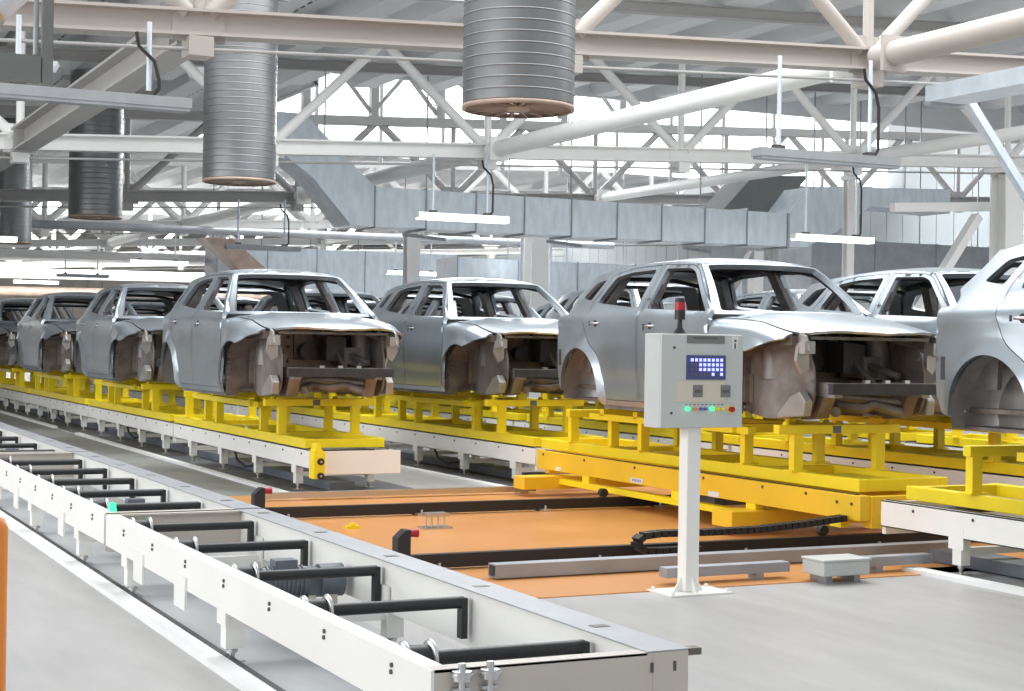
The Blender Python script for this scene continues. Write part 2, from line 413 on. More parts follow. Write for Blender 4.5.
duct_piece([(27.0, 5.85), (29.6, 5.95), (29.6, 5.3), (27.0, 5.35)]).build('duct_section', 'galv', t)
for x in (12.0, 14.5, 18.3, 22.0, 25.5, 28.5):
    zb = 5.0 if x < 24 else 5.55
    if x < 12.5: zb = 5.9
    MB().tube([(x, .55, zb), (x, .55, zr(x) + .36)], .02, 8).build('hanger_rod', 'galvd', t)
for x in (14.4, 18.1, 21.9):
    MB().bar((x - .6, .2, 4.05), (x + .9, 1.3, 4.05), .06, .08).build('support_angle', 'galvd', t)
def bigduct(loc, sx, sy, sz, label, nseg=4, m='galv'):
    t = empty('air_duct', loc, label, 'air duct')
    for i in range(nseg):
        MB().box(i * sx / nseg + .02, (i + 1) * sx / nseg - .02, 0, sy, 0, sz).build('duct_section', m, t)
        MB().box(i * sx / nseg - .02, i * sx / nseg + .02, -.03, sy + .03, -.03, sz + .03).build('flange', 'galvd', t)
        if i: MB().tube([(i * sx / nseg, sy / 2, sz), (i * sx / nseg, sy / 2, zr(loc[0] + i * sx / nseg) - loc[2] + .36 + (2.6 if 38 < loc[1] < 52 and loc[0] > 13 else 0))], .02, 8).build('hanger_rod', 'galvd', t)
    return t
bigduct((19.5, 44, 3.0), 10.2, 1.5, 1.15, 'pale duct low behind the centre duct, above the car roofs', 5)
bigduct((16.6, 60, 3.4), 10.0, 1.6, 1.8, 'distant grey duct row behind the middle car body', 5)
bigduct((26.9, 36.5, 2.95), 11.0, 1.5, 1.7, 'dark grey air handling duct at right beside the white column', 5, 'galvd')
t = empty('sloping_duct', (0, 57.5, 0), 'brown slanting duct above the roof of the left front car', 'air duct')
MB().prism([(15.4, 5.3), (16.5, 5.3), (18.2, 3.9), (17.4, 3.7)], 'y', 0, 1.1).build('duct_elbow', 'vane', t); MB().tube([(15.9, .5, 5.3), (15.9, .5, zr(15.9) + .36)], .02, 8).build('hanger_rod', 'galvd', t)
b = MB().prism([(23.6, 5.2), (24.6, 6.2), (26.4, 6.3), (25.3, 5.2)], 'y', 36, 37.2); t = empty('duct_offset', (0, 0, 0), 'dark slanted duct elbow above the right end of the long duct', 'air duct'); b.build('duct_elbow', 'boxd', t); MB().tube([(25.4, 36.6, 6.2), (25.4, 36.6, zr(25.4) + .36)], .02, 8).build('hanger_rod', 'galvd', t)
# round insulated duct, upper left corner
t = empty('round_duct', (0, 0, 0), 'pale round duct slanting across the upper left corner', 'air duct')
MB().tube([(2.25, 11.5, 4.55), (1.05, 11.5, 3.35)], .17, 28).build('duct_pipe', 'galv', t)
for q in (.25, .6):
    c = Vector((2.25, 11.5, 4.55)).lerp(Vector((1.05, 11.5, 3.35)), q); d = Vector((1.2, 0, 1.2)).normalized() * .012
    MB().tube([c - d, c + d], .18, 28).build('joint_band', 'steel', t)
t = empty('hanging_bracket', (2.04, 12, 3.4), 'dark grey hanging post with a flat panel at the upper left edge', 'bracket')
MB().bar((0, 0, 0), (0, 0, 1.2), .075, .075).build('post', 'boxd', t)
MB().box(-.5, -.05, -.04, .04, .0, .19).build('panel', 'boxd', t)
MB().tube([(-.08, .0, .2), (-.08, 0, .62), (-.3, 0, .66)], .02, 8).build('rod', 'galvd', t)

# ------------------------------------------------------------------ columns and braces
def column(x, y, w, z1, label, m='beamw', pipes=True):
    t = empty('steel_column', (x, y, 0), label, 'column', 'steel columns of the hall')
    MB().ibeam((0, 0, 0), (0, 0, z1), w, w, .05).build('shaft', m, t)
    MB().box(-w * .8, w * .8, -w * .8, w * .8, 0, .04).build('base_plate', m, t)
    MB().box(-w * .7, w * .7, -w * .7, w * .7, z1 - .12, z1).build('cap_plate', m, t)
    if pipes:
        for dx in (-.62 * w - .12, .62 * w + .14): MB().tube([(dx, 0, 0), (dx, 0, z1 - .4)], .05, 10).build('down_pipe', 'galv', t)
    return t
column(21.4, 42.55, .55, zc(21.4) - .17, 'white steel column standing behind the middle car body')
column(28.02, 30.15, .56, zc(28) - .17, 'white steel column at the right edge above the rightmost car', pipes=False)
column(25.6, 33.2, .22, zc(25.6) - .1, 'slim pale post standing behind the right hand car roof', 'beamw', False)
column(19.5, 47.6, .42, 5.6, 'grey post behind the long duct, above the rear of the middle car', 'beamd', False)
b = MB().bar((21.2, 24, 6.5), (23.1, 24, 4.3), .16, .16); o = b.build('brace', 'galv'); tag(o, 'galvanised diagonal strut at the right edge in front of the white column', 'brace')
t = empty('knee_brace', (27.6, 30.6, 0), 'pale raking braces at the foot of the right column', 'brace')
MB().bar((-.1, 0, 4.9), (-2.1, 0, 2.2), .25, .2).build('strut', 'beamw', t)
t = empty('cross_brace', (0, 35.7, 0), 'pale crossed braces behind the lit lamp at right', 'brace')
MB().bar((24.4, 0, 4.1), (22.6, 0, 1.6), .26, .2).build('strut', 'beamd', t); MB().bar((24.6, 0, 4.1), (26.4, 0, 1.6), .26, .2).build('strut', 'beamd', t)
MB().bar((24.5, 0, 4.15), (24.5, 0, .0), .3, .3).build('post', 'beamw', t)
b = MB().box(14.6, 15.2, 11.5, 17.3, 4.95, 4.965).box(14.6, 14.62, 11.5, 17.3, 4.965, 5.17).box(15.18, 15.2, 11.5, 17.3, 4.965, 5.17); o = b.build('cable_tray', 'galv'); MB().box(14.55, 15.25, 17.2, 17.26, 4.9, 4.949).box(14.55, 15.25, 13.2, 13.26, 4.9, 4.949).build('tray_bracket', 'galvd', o); tag(o, 'pale galvanised channel coming in at the right edge below the beige-shaded beam', 'cable tray')
o = MB().bar((25.2, 31.0, 5.02), (29.6, 31.0, 5.28), .2, .22).build('side_beam', 'beamw'); tag(o, 'short pale beam leaving the white right column to the left', 'roof beam')
# horizontal service pipes running across at far left
for i, (y, z, r, lb) in enumerate([(51.4, 4.95, .13, 'grey service pipe crossing above the far lamps'), (62, 4.55, .16, 'second grey service pipe farther down the hall'), (71, 4.9, .2, 'white service pipe farther off'), (83, 4.6, .25, 'pale pipe below the far skylight'), (90, 3.9, .25, 'brown tinted pipe near the end wall')]):
    o = MB().tube([(-10, y, z), (29, y, z + .3)], r, 12).build('service_pipe', ['galvd', 'beamw', 'beamw', 'beamw', 'vane'][i]); tag(o, lb, 'pipe')

# ------------------------------------------------------------------ conveyors
def bolts(b, pts, r=.012):
    for x, y, z in pts: b.tube([(x, y, z), (x - .008, y, z)], r, 8)
def leg(parent, x0, x1, y, ztop, w=.09, m='white'):
    l = MB().box(x0, x1, y - w / 2, y + w / 2, .07, ztop)
    l.box(x0 - .012, x0, y - w / 2 - .03, y + w / 2 + .03, ztop - .08, ztop + .07)
    o = l.build('leg', m, parent)
    f = MB(); f.tube([((x0 + x1) / 2, y, 0.012), ((x0 + x1) / 2, y, .07)], .016, 8); f.box((x0 + x1) / 2 - .05, (x0 + x1) / 2 + .05, y - .05, y + .05, 0.0, .012)
    f.tube([((x0 + x1) / 2, y, .045), ((x0 + x1) / 2, y, .06)], .028, 6)
    f.build('levelling_foot', 'steel', o)
    return o
def roller(parent, y, z=.402, x0=.15, x1=.825, drop=True):
    r = MB().tube([(x0, y, z), (x1, y, z)], .027, 14)
    if drop: r.bar((x1, y, z + .02), (x1, y, z - .16), .05, .03, (1, 0, 0))
    o = r.build('roller_shaft', 'black', parent)
    for xx in (x0 - .075, x0 + .03):
        b = MB(); b.lathe((xx, y, z), [(.02, 0), (.066, 0), (.07, .004), (.07, .012), (.066, .016), (.02, .016)], 28, 'x')
        b.build('wheel_flange', 'steel', o)
    MB().tube([(x0 - .065, y, z), (x0 + .03, y, z)], .052, 24).build('wheel_tread', 'black', o)
def front_section(y0, L, legs, rollers, label, motors=()):
    t = empty('roller_conveyor', (2.13, y0, 0), label, 'conveyor', 'roller conveyor sections at the front')
    # left rail, an open channel
    b = MB().box(0, .012, 0, L, .262, .455); b.box(.012, .075, 0, L, .445, .455); b.box(.012, .075, 0, L, .262, .272)
    b.build('side_rail', 'white', t)
    b = MB().box(.865, .88, .0, L, .20, .455); b.box(1.0, 1.012, 0, L, .262, .44); b.box(.88, 1.0, 0, L, .25, .262)
    b.build('side_rail', 'white', t)
    b = MB().box(.84, 1.02, .0, L, .4555, .461); b.build('rail_cover', 'railtop', t)
    b = MB(); k = .5
    while k < L - .2: MB().box(.90, .97, k, k + .05, .4615, .463).build('cover_slot', 'bolt', t); k += 1.1
    b = MB(); k = .35
    while k < L - .2:
        bolts(b, [(0, k, .41), (0, k + .004, .385)], .009); k += .72
    b.build('bolt', 'bolt', t)
    for e in (0, L - .012): MB().box(0.012, .865, e, e + .012, .22, .455).box(.012, .84, min(e, e - .045 if e else 0), e + (.07 if e == 0 else .012), .447, .457).build('cross_beam', 'greige', t)
    for ly in legs:
        leg(t, .03, .12, ly, .262)
        leg(t, .86, .95, ly, .262)
        MB().box(.12, .86, ly - .03, ly + .03, .16, .22).build('cross_tie', 'white', t)
    for ry in rollers: roller(t, ry)
    b = MB(); b.tube([(.115, .15, .425), (.115, L - .15, .425)], .006, 6); b.build('drive_cable', 'cable', t)
    for my in motors:
        mo = MB().tube([(.38, my, .29), (.62, my, .29)], .08, 20)
        for q in range(9): mo.tube([(.40 + q * .024, my, .29), (.408 + q * .024, my, .29)], .088, 20)
        mo.tube([(.69, my, .29), (.82, my, .29)], .088, 20); mo.box(.62, .69, my - .05, my + .05, .21, .36)
        mo.box(.44, .56, my - .05, my + .05, .36, .41)
        m_ = mo.build('gear_motor', 'motor', t)
        MB().box(.62, .66, my - .06, my + .06, .16, .22).box(.74, .78, my - .06, my + .06, .16, .22).build('motor_bracket', 'cream', m_)
    return t
s1 = front_section(4.97, 5.19, [.25, 2.62, 4.75], [.45, 1.58, 2.65, 3.78, 4.83], 'nearest section of the front roller conveyor, ending at the bottom edge', [3.15])
s2 = front_section(10.22, 5.6, [.99, 2.9, 5.1], [.85, 1.85, 2.9, 3.95, 5.05], 'second section of the front roller conveyor, beyond the first joint', [1.35])
s3 = front_section(15.88, 5.6, [1.0, 3.0, 5.0], [.8, 1.85, 3.1, 4.3, 5.2], 'third section of the front roller conveyor at the left edge', [1.3])
s4 = front_section(21.54, 5.6, [1.0, 3.0, 5.0], [1.2, 3.0, 4.8], 'farthest section of the front roller conveyor at the left edge')
# end stops on the near end plate
for x in (.10, .205):
    b = MB(); b.tube([(x, -.03, .42), (x, -.03, .452)], [.034, .034], 16); b.tube([(x, -.03, .452), (x, -.03, .478)], .014, 10); b.tube([(x, -.03, .435), (x, -.03, .443)], .04, 16); b.tube([(x, -.03, .37), (x, -.03, .42)], .012, 10); b.box(x - .03, x + .03, -.035, 0, .385, .395)
    b.build('end_bolt', 'steel', s1)
b = MB()
for x, z in ((.13, .35), (.19, .36)): b.tube([(x, 0, z), (x, -.008, z)], .014, 10)
for x in (.86, .955): b.box(x - .006, x + .006, -.004, -.0021, .385, .42)
b.build('end_plate_bolt', 'bolt', s1)
MB().box(.865, 1.012, -.002, .01, .22, .455).build('end_cap', 'greige', s1); MB().box(1.013, 1.07, .0, .05, .435, .46).build('end_tab', 'carbrown', s1)
# junction plates on the rail
for y in (3.2, 4.15):
    MB().box(-.012, -.001, y, y + .22, .16, .33).build('hanging_plate', 'white', s1)
for y in (1.3, 3.3): MB().box(-.012, -.001, y, y + .2, .16, .33).build('hanging_plate', 'white', s2)
b = MB(); b.tube([(.08, .12, .49), (.08, .15, .49)], .022, 10); b.box(.06, .1, .1, .16, .456, .475); o = b.build('sensor', 'green', s2)
o['label'] = 'small green sensor'
# bluish trays on the floor below
for i, (y0, y1) in enumerate([(4.2, 9.4), (10.4, 20)]):
    b = MB().box(2.62, 2.80, y0, y1, .012, .08); b.box(2.60, 2.82, y0, y1, .08, .088)
    o = b.build('cable_duct', 'galvd'); tag(o, ['grey cable duct on the floor under the nearest conveyor section', 'grey cable duct on the floor under the far conveyor sections'][i], 'cable duct', 'cable ducts under the conveyor')

def row_section(x, y0, L, label, m='white', group='white pallet conveyor sections', wide=False, rollers=2):
    t = empty('pallet_conveyor', (x, y0, 0), label, 'conveyor', group)
    for a, c in ((0, .06), (.84, .90)):
        s = 1 if a == 0 else -1
        b = MB()
        xo = a if s == 1 else c
        b.box(min(xo, xo + s * .012), max(xo, xo + s * .012), 0, L, .255, .448); b.box(a, c, 0, L, .44, .448); b.box(a, c, 0, L, .255, .263)
        b.build('side_rail', m, t)
    MB().box(.035, .06, 0.01, L - .01, .4485, .4545).box(.84, .865, .01, L - .01, .4485, .4545).build('wear_strip', 'black', t)
    for e in (0.0, L - .04): MB().box(.013, .887 if not wide or e else .98, e - (.005 if e == 0 else 0), e + .04, .2, .438).build('cross_beam', m, t)
    k = .55
    b = MB()
    while k < L:
        leg(t, .01, .09, k, .262); leg(t, .81, .89, k, .262)
        MB().box(.09, .81, k - .025, k + .025, .14, .19).build('cross_tie', m, t)
        k += 1.42
    k = .3
    while k < L: bolts(b, [(0, k, .40)], .011); k += .62
    b.build('bolt', 'bolt', t)
    for q in range(rollers): MB().tube([(.08, .35 + q * (L - .7) / max(1, rollers - 1), .40), (.82, .35 + q * (L - .7) / max(1, rollers - 1), .40)], .03, 12).build('roller', 'black', t)
    b = MB().box(.28, .55, .2, L - .2, .012, .1); b.build('cable_duct', 'motor', t)
    b = MB(); b.tube([(.02, L * .5, .26), (.02, L * .5 - .1, .16), (.05, L * .5 - .35, .1), (.1, L * .5 - .6, .14)], .014, 8); b.build('hanging_cable', 'cable', t)
    return t
X1, X2, X3, X4 = 5.34, 7.85, 10.36, 12.87
ordn = ['first', 'second', 'third', 'fourth', 'fifth', 'sixth']
for i in range(6): row_section(X1, 15.65 + i * 5.7, 5.62, ordn[i] + ' conveyor section from the front in the left car row', wide=(i == 0))
for i in range(5): row_section(X2, 15.55 + i * 5.7, 5.62, ordn[i] + ' conveyor section behind the shuttle in the middle car row')
row_section(7.68, 3.9, 5.62, 'white conveyor section at the right edge under the rightmost car')
for i in range(6): row_section(X3, 4.2 + i * 5.7, 5.62, ordn[i] + ' conveyor section in the third car row, behind the shuttle')
for i in range(5): row_section(X4, 9.9 + i * 5.7, 5.62, ordn[i] + ' conveyor section in the farthest car row')
# yellow end device of the left row
t = empty('stop_device', (5.37, 15.53, 0), 'yellow stop device with two black rollers at the end of the left car row', 'stop device')
MB().prism([(-.05, .17), (.05, .17), (.07, .22), (.07, .44), (.03, .47), (.02, .53), (-.02, .53), (-.03, .47), (-.05, .44)], 'y', -.03, .114).build('bracket', 'yellow', t)
for z in (.345, .20):
    r_ = MB().tube([(.02, -.03, z), (.02, -.06, z)], .034, 18).build('roller', 'black', t); MB().tube([(.02, -.0601, z), (.02, -.064, z)], .013, 12).build('roller_hub', 'steel', r_)

# ------------------------------------------------------------------ pallets (skids) with posts
def pallet_proto():
    t = empty('car_skid', (0, 0, 0))
    L, W = 5.42, .88
    for a in (0, W - .09): MB().box(a, a + .09, 0, L, 0, .10).build('side_rail', 'yellow', t, bevel=.006)
    for y in (0.0, 1.35, 2.7, 4.0, L - .09): MB().box(.09, W - .09, y, y + .09, .005, .095).build('cross_member', 'yellow', t)
    for yy in (.4, 3.4): MB().box(.09, W - .09, yy, yy + .7, .04, .05).build('deck_plate', 'yellow', t)
    def frame(y, xa, xb, h, ext0, ext1, name='crossbar', bh=.075):
        MB().box(ext0, ext1, y - .04, y + .04, h - bh, h).build(name, 'yellow', t, bevel=.005)
        for x in (xa, xb):
            b = MB().box(x - .045, x + .045, y - .035, y + .035, .10, h - bh); b.box(x - .08, x + .08, y - .06, y + .06, .10, .112)
            b.build('post', 'yellow', t)
    frame(.85, .02, .86, .48, -.18, 1.06)
    frame(1.62, .06, .82, .45, -.12, 1.0)
    frame(3.3, .02, .86, .48, -.08, .96)
    frame(3.95, .06, .82, .48, -.08, .96)
    frame(4.72, .02, .86, .44, -.05, .93)
    MB().box(-.08, .0, 1.4, 4.2, .37, .43).box(.88, .96, 1.4, 4.2, .37, .43).build('long_bearer', 'yellow', t)
    for x, y, h in ((-.08, .85, .48), (.96, .85, .48), (-.02, 1.62, .45), (.9, 1.62, .45), (0, 3.3, .48), (.88, 3.3, .48), (0, 3.95, .48), (.88, 3.95, .48)):
        MB().tube([(x, y, h), (x, y, h + .03)], [.035, .02], 12).build('support_pad', 'yellow', t)
    MB().box(.36, .44, .805, .81, .41, .47).build('sensor_block', 'motor', t)
    return t

# ------------------------------------------------------------------ the car body
def lerp(a, b, t): return a + (b - a) * t
def spl(tab, x):
    if x <= tab[0][0]: return tab[0][1]
    if x >= tab[-1][0]: return tab[-1][1]
    for i in range(len(tab) - 1):
        if tab[i][0] <= x <= tab[i + 1][0]: break
    p1, p2 = tab[i], tab[i + 1]; p0 = tab[i - 1] if i else None; p3 = tab[i + 2] if i + 2 < len(tab) else None
    h = p2[0] - p1[0]; t = (x - p1[0]) / h; s = (p2[1] - p1[1]) / h
    def sl(a, b, c):
        if a is None or c is None: return s
        d0 = (b[1] - a[1]) / (b[0] - a[0]); d1 = (c[1] - b[1]) / (c[0] - b[0])
        return 0 if d0 * d1 <= 0 else 2 * d0 * d1 / (d0 + d1)
    m1, m2 = sl(p0, p1, p2), sl(p1, p2, p3)
    return (2 * t**3 - 3 * t * t + 1) * p1[1] + (t**3 - 2 * t * t + t) * h * m1 + (-2 * t**3 + 3 * t * t) * p2[1] + (t**3 - t * t) * h * m2
HW = [(-.08, .845), (0, .880), (.08, .906), (.20, .913), (.34, .921), (.52, .923), (.66, .918), (.75, .910), (.815, .900), (.845, .888), (.872, .860), (.92, .836), (1.0, .797), (1.28, .640), (1.34, .608), (1.42, .56)]
FA, RA, AR = (.02, .15), (2.745, .13), .405
def S(y, z):
    u = spl(HW, z)
    if y < .35: u -= .125 * ((.35 - y) / 1.0) ** 2
    if y > 2.55: u -= .085 * ((y - 2.55) / .83) ** 2 * (1 + 2.6 * max(0, z - .86))
    for c in (FA, RA):
        d = math.hypot(y - c[0], z - c[1])
        if z > .0: u += .040 * math.exp(-((d - AR - .005) / .05) ** 2)
    if .5 < y < 2.35: u -= .010 * math.exp(-((z - .20 - .02 * y) / .045) ** 2) * min(1, (y - .5) / .2, (2.35 - y) / .2)
    # rear shoulder swelling
    u += .018 * math.exp(-((z - .80) / .07) ** 2) * max(0, min(1, (y - 1.9) / .8))
    return u
def zroof(y): return spl([(.88, 1.318), (1.04, 1.352), (1.3, 1.378), (1.6, 1.392), (2.0, 1.386), (2.5, 1.352), (2.9, 1.305), (3.08, 1.27)], y)
def ztop(y): return zroof(y) - .048
def yb(u): return .20 + .28 * (abs(u) / .73) ** 2
def yt(u): return .90 + .13 * (abs(u) / .58) ** 2
def wmap(u, s, off=0):
    y = lerp(yb(u), yt(u), s); z = lerp(.868, zroof(yt(u)) - .042 * (abs(u) / .60) ** 2.2, s) + .028 * 4 * s * (1 - s)
    return Vector((u, y + off * .65, z - off * .75))
def ue(s): return lerp(.815, .615, s)
def pin(p, poly):
    x, y = p; c = False; n = len(poly); j = n - 1
    for i in range(n):
        a, b = poly[i], poly[j]
        if (a[1] > y) != (b[1] > y) and x < (b[0] - a[0]) * (y - a[1]) / (b[1] - a[1]) + a[0]: c = not c
        j = i
    return c
def dens(poly, step):
    out = []; n = len(poly)
    for i in range(n):
        a, b = poly[i], poly[(i + 1) % n]; L = math.hypot(b[0] - a[0], b[1] - a[1]); k = max(1, int(math.ceil(L / step)))
        for j in range(k): out.append((lerp(a[0], b[0], j / k), lerp(a[1], b[1], j / k)))
    return out
def rnd(poly, r, k=5):
    out = []; n = len(poly)
    for i in range(n):
        p = Vector(poly[i][:2]); a = Vector(poly[i - 1][:2]); c = Vector(poly[(i + 1) % n][:2])
        rr = poly[i][2] if len(poly[i]) > 2 else r
        d1 = a - p; d2 = c - p; q = min(rr, d1.length * .45, d2.length * .45)
        if q < 1e-4 or rr == 0: out.append(tuple(p)); continue
        s, e = p + d1.normalized() * q, p + d2.normalized() * q
        for j in range(k + 1):
            t = j / k; out.append(tuple(s * (1 - t) ** 2 + p * 2 * t * (1 - t) + e * t * t))
    return out
def inset(poly, d):
    n = len(poly); A = sum(poly[i][0] * poly[(i + 1) % n][1] - poly[(i + 1) % n][0] * poly[i][1] for i in range(n)); s = 1 if A > 0 else -1
    out = []
    for i in range(n):
        a, c = Vector(poly[i - 1]), Vector(poly[(i + 1) % n]); t = (c - a)
        if t.length < 1e-6: out.append(poly[i]); continue
        t.normalize(); out.append((poly[i][0] - t.y * d * s, poly[i][1] + t.x * d * s))
    return out
def sheet(name, outline, holes, fmap, thick, m, parent, step=.05, seam=.035, mirror=False, inward=None):
    """a curved sheet-metal panel cut to an outline, with openings and a folded edge"""
    outline = dens(outline, seam); holes = [dens(h, seam) for h in holes]
    pts = list(outline); edges = [(i, (i + 1) % len(outline)) for i in range(len(outline))]
    for h in holes:
        n0 = len(pts); pts += h; edges += [(n0 + i, n0 + (i + 1) % len(h)) for i in range(len(h))]
    bp = list(pts)
    x0, x1 = min(p[0] for p in outline), max(p[0] for p in outline); y0, y1 = min(p[1] for p in outline), max(p[1] for p in outline)
    nx, ny = int((x1 - x0) / step) + 1, int((y1 - y0) / step) + 1
    for i in range(nx + 1):
        for j in range(ny + 1):
            p = (x0 + (i + .37 + .5 * (j % 2)) * step, y0 + (j + .41) * step)
            if not pin(p, outline) or any(pin(p, h) for h in holes): continue
            if min((p[0] - q[0]) ** 2 + (p[1] - q[1]) ** 2 for q in bp) < (step * .45) ** 2: continue
            pts.append(p)
    vo, eo, fo, *_ = delaunay_2d_cdt([Vector(p) for p in pts], edges, [], 0, 1e-6)
    tris = []
    for f in fo:
        c = (sum(vo[i][0] for i in f) / 3, sum(vo[i][1] for i in f) / 3)
        if pin(c, outline) and not any(pin(c, h) for h in holes): tris.append(tuple(f))
    P = [fmap(v[0], v[1]) for v in vo]; e = 1e-3; N = []
    for v, p in zip(vo, P):
        n = (fmap(v[0] + e, v[1]) - fmap(v[0] - e, v[1])).cross(fmap(v[0], v[1] + e) - fmap(v[0], v[1] - e))
        n = n.normalized() if n.length > 1e-12 else Vector((1, 0, 0))
        if inward is not None and n.dot(Vector(inward(p))) < 0: n = -n
        N.append(n)
    Q = [p + n * thick for p, n in zip(P, N)]
    cnt = {}
    for f in tris:
        for a, b_ in ((f[0], f[1]), (f[1], f[2]), (f[2], f[0])):
            cnt[(a, b_)] = 1
    border = [k for k in cnt if (k[1], k[0]) not in cnt]
    def mk(parts, sgn):
        def T(p): return (p.x * sgn, p.y, p.z)
        vs = [T(p) for p in P] + [T(q) for q in Q]; n = len(P)
        fs = list(tris) + [(f[2] + n, f[1] + n, f[0] + n) for f in tris]
        sm = [True] * len(fs)
        for a, b_ in border:
            k = len(vs); vs += [T(P[a]), T(P[b_]), T(Q[b_]), T(Q[a])]; fs.append((k, k + 1, k + 2, k + 3)); sm.append(False)
        return vs, fs, sm
    res = []
    for sgn in ((1, -1) if mirror else (1,)):
        vs, fs, sm = mk(None, sgn)
        me = bpy.data.meshes.new(name); me.from_pydata(vs, [], fs)
        for p, q in zip(me.polygons, sm): p.use_smooth = q
        bm = bmesh.new(); bm.from_mesh(me)
        bmesh.ops.recalc_face_normals(bm, faces=bm.faces); bm.to_mesh(me); bm.free()
        me.materials.append(MT[m]); o = bpy.data.objects.new(name, me); link(o, parent); reg(o, parent); res.append(o)
    return res

def arc(c, r, a0, a1, n=16):
    return [(c[0] + r * math.cos(math.radians(lerp(a0, a1, i / n))), c[1] + r * math.sin(math.radians(lerp(a0, a1, i / n)))) for i in range(n + 1)]
def car_proto():
    t = empty('car', (0, 0, 0))
    inn = lambda p: (-p.x, 0, 0)
    smap = lambda y, z: Vector((S(y, z), y, z))
    # A pillar line in side view
    apl = [(wmap(ue(s), s).y + .01, wmap(ue(s), s).z - .0) for s in (.06, .3, .55, .8, .97)]
    top = [(y, ztop(y)) for y in (1.12, 1.3, 1.6, 1.9, 2.2, 2.5, 2.75, 2.95)]
    rear = [(2.99, 1.255, 0.02), (3.10, 1.12), (3.25, .99, .015), (3.19, .935, .02), (3.19, .875, .02), (3.345, .85, .02), (3.355, .60), (3.34, .25), (3.28, .12, .05)]
    arch_r = [(2.745 + .405 * math.cos(math.radians(a)), .13 + .405 * math.sin(math.radians(a))) for a in range(-2, 189, 8)]
    out = [(.45, .0), (.47, .80, 0)] + apl + top + rear + [(3.14, .115)] + arch_r + [(2.31, -.0, .03)]
    out = rnd([p if len(p) > 2 else (*p, 0) for p in out], 0)
    fd = rnd([(.475, .05, .02), (.46, .40), (.475, .80, .03), (.51, .886, .02), (.745, 1.055, .2), (.935, 1.198, .08), (1.02, 1.262, .06), (1.14, 1.300, .05), (1.655, 1.320, .03), (1.665, .85), (1.60, .05, .02)], .05)
    rd = rnd([(1.625, .05, .02), (1.69, .85), (1.685, 1.320, .03), (2.2, 1.305, .1), (2.53, 1.252, .06), (2.69, .99, .06), (2.70, .82, .05), (2.62, .62, .1), (2.36, .46, .12), (2.27, .25, .1), (2.22, .05, .02)], .05)
    fw = rnd([(.585, .868, .02), (.79, 1.03, .2), (.968, 1.165, .08), (1.055, 1.232, .05), (1.16, 1.268, .04), (1.585, 1.280, .03), (1.60, .905, .03)], .03)
    rw = rnd([(1.78, .915, .03), (1.765, 1.276, .03), (2.2, 1.262, .08), (2.46, 1.222, .05), (2.59, .975, .05)], .03)
    qw = rnd([(2.76, 1.00, .03), (2.63, 1.205, .03), (2.83, 1.175, .04), (2.99, 1.035, .04)], .03)
    lampcut = rnd([(3.20, .82, .02), (3.30, .82), (3.30, .66), (3.215, .66, .02)], .01)
    sheet('body_side', out, [fd, rd, qw], smap, .035, 'car', t, .06, mirror=True, inward=inn)
    fdo = sheet('front_door', inset(fd, .006), [fw], smap, .045, 'car', t, .055, mirror=True, inward=inn)
    rdo = sheet('rear_door', inset(rd, .006), [rw], smap, .045, 'car', t, .055, mirror=True, inward=inn)
    for sgn, d in zip((1, -1), fdo):
        o = MB(); y, z = 1.43, .745; u = S(y, z) * sgn
        o.tube([(u + .002 * sgn, y - .07, z), (u + .028 * sgn, y - .05, z), (u + .028 * sgn, y + .05, z), (u + .002 * sgn, y + .07, z)], .009, 8)
        o.build('door_handle', 'steel', d)
        MB().tube([(u - .01 * sgn, y, z), (u + .0035 * sgn, y, z)], .032, 16).box(min(u, u + .004 * sgn), max(u, u + .004 * sgn), y + .10, y + .125, z - .05, z + .02).build('handle_recess', 'dark', d)
    for sgn, d in zip((1, -1), rdo):
        o = MB(); y, z = 2.44, .775; u = S(y, z) * sgn
        o.tube([(u + .002 * sgn, y - .07, z), (u + .028 * sgn, y - .05, z), (u + .028 * sgn, y + .05, z), (u + .002 * sgn, y + .07, z)], .009, 8)
        o.build('door_handle', 'steel', d)
        MB().tube([(u - .01 * sgn, y, z), (u + .0035 * sgn, y, z)], .032, 16).box(min(u, u + .004 * sgn), max(u, u + .004 * sgn), y + .10, y + .12, z - .02, z + .02).build('handle_recess', 'dark', d)
    for sgn in (1, -1): MB().prism([(3.23, .36), (3.275, .36), (3.275, .52), (3.23, .52)], 'x', sgn * (S(3.25, .44) - .02), sgn * (S(3.25, .44) + .004)).build('lamp_slot', 'dark', t)
    # roof
    def redge(y): return S(y, ztop(y)) - .004
    def rmap(a, y):   # a in -1..1 scaled by .6
        f = a / .6; u = f * redge(y); return Vector((u, y - .0, zroof(y) - .048 * abs(f) ** 2.4))
    yf = lambda a: .90 + .13 * (abs(a) / .6) ** 2
    ro = [(a, yf(a)) for a in [-.6 + .1 * i for i in range(13)]] + [(.6, 3.0), (.4, 3.09), (0, 3.13), (-.4, 3.09), (-.6, 3.0)]
    sheet('roof_panel', ro, [], rmap, .02, 'car', t, .08, inward=lambda p: (0, 0, -1))
    # windscreen surround
    wm = lambda a, s: wmap(a * ue(s) / .7, s)
    wo = [(-.7, -.04), (.7, -.04), (.7, 1.0), (-.7, 1.0)]
    wi = rnd([(-.650, .015, .04), (.650, .015, .04), (.655, .945, .05), (-.655, .945, .05)], .04)
    sheet('windscreen_frame', dens(wo, .1), [wi], wm, .05, 'car', t, .07, inward=lambda p: (0, .6, -.7))
    # tailgate
    YR = [(.10, 3.30), (.30, 3.385), (.60, 3.40), (.84, 3.385), (.92, 3.33), (1.0, 3.27), (1.20, 3.14), (1.27, 3.10)]
    def tmap(a, z):
        w_ = S(3.22, min(z, 1.25)) if z > .9 else .80
        w_ = min(.765, S(3.15, z) - .03); u = a / .8 * w_
        return Vector((u, spl(YR, z) - .125 * (abs(a) / .8) ** 2.2, z))
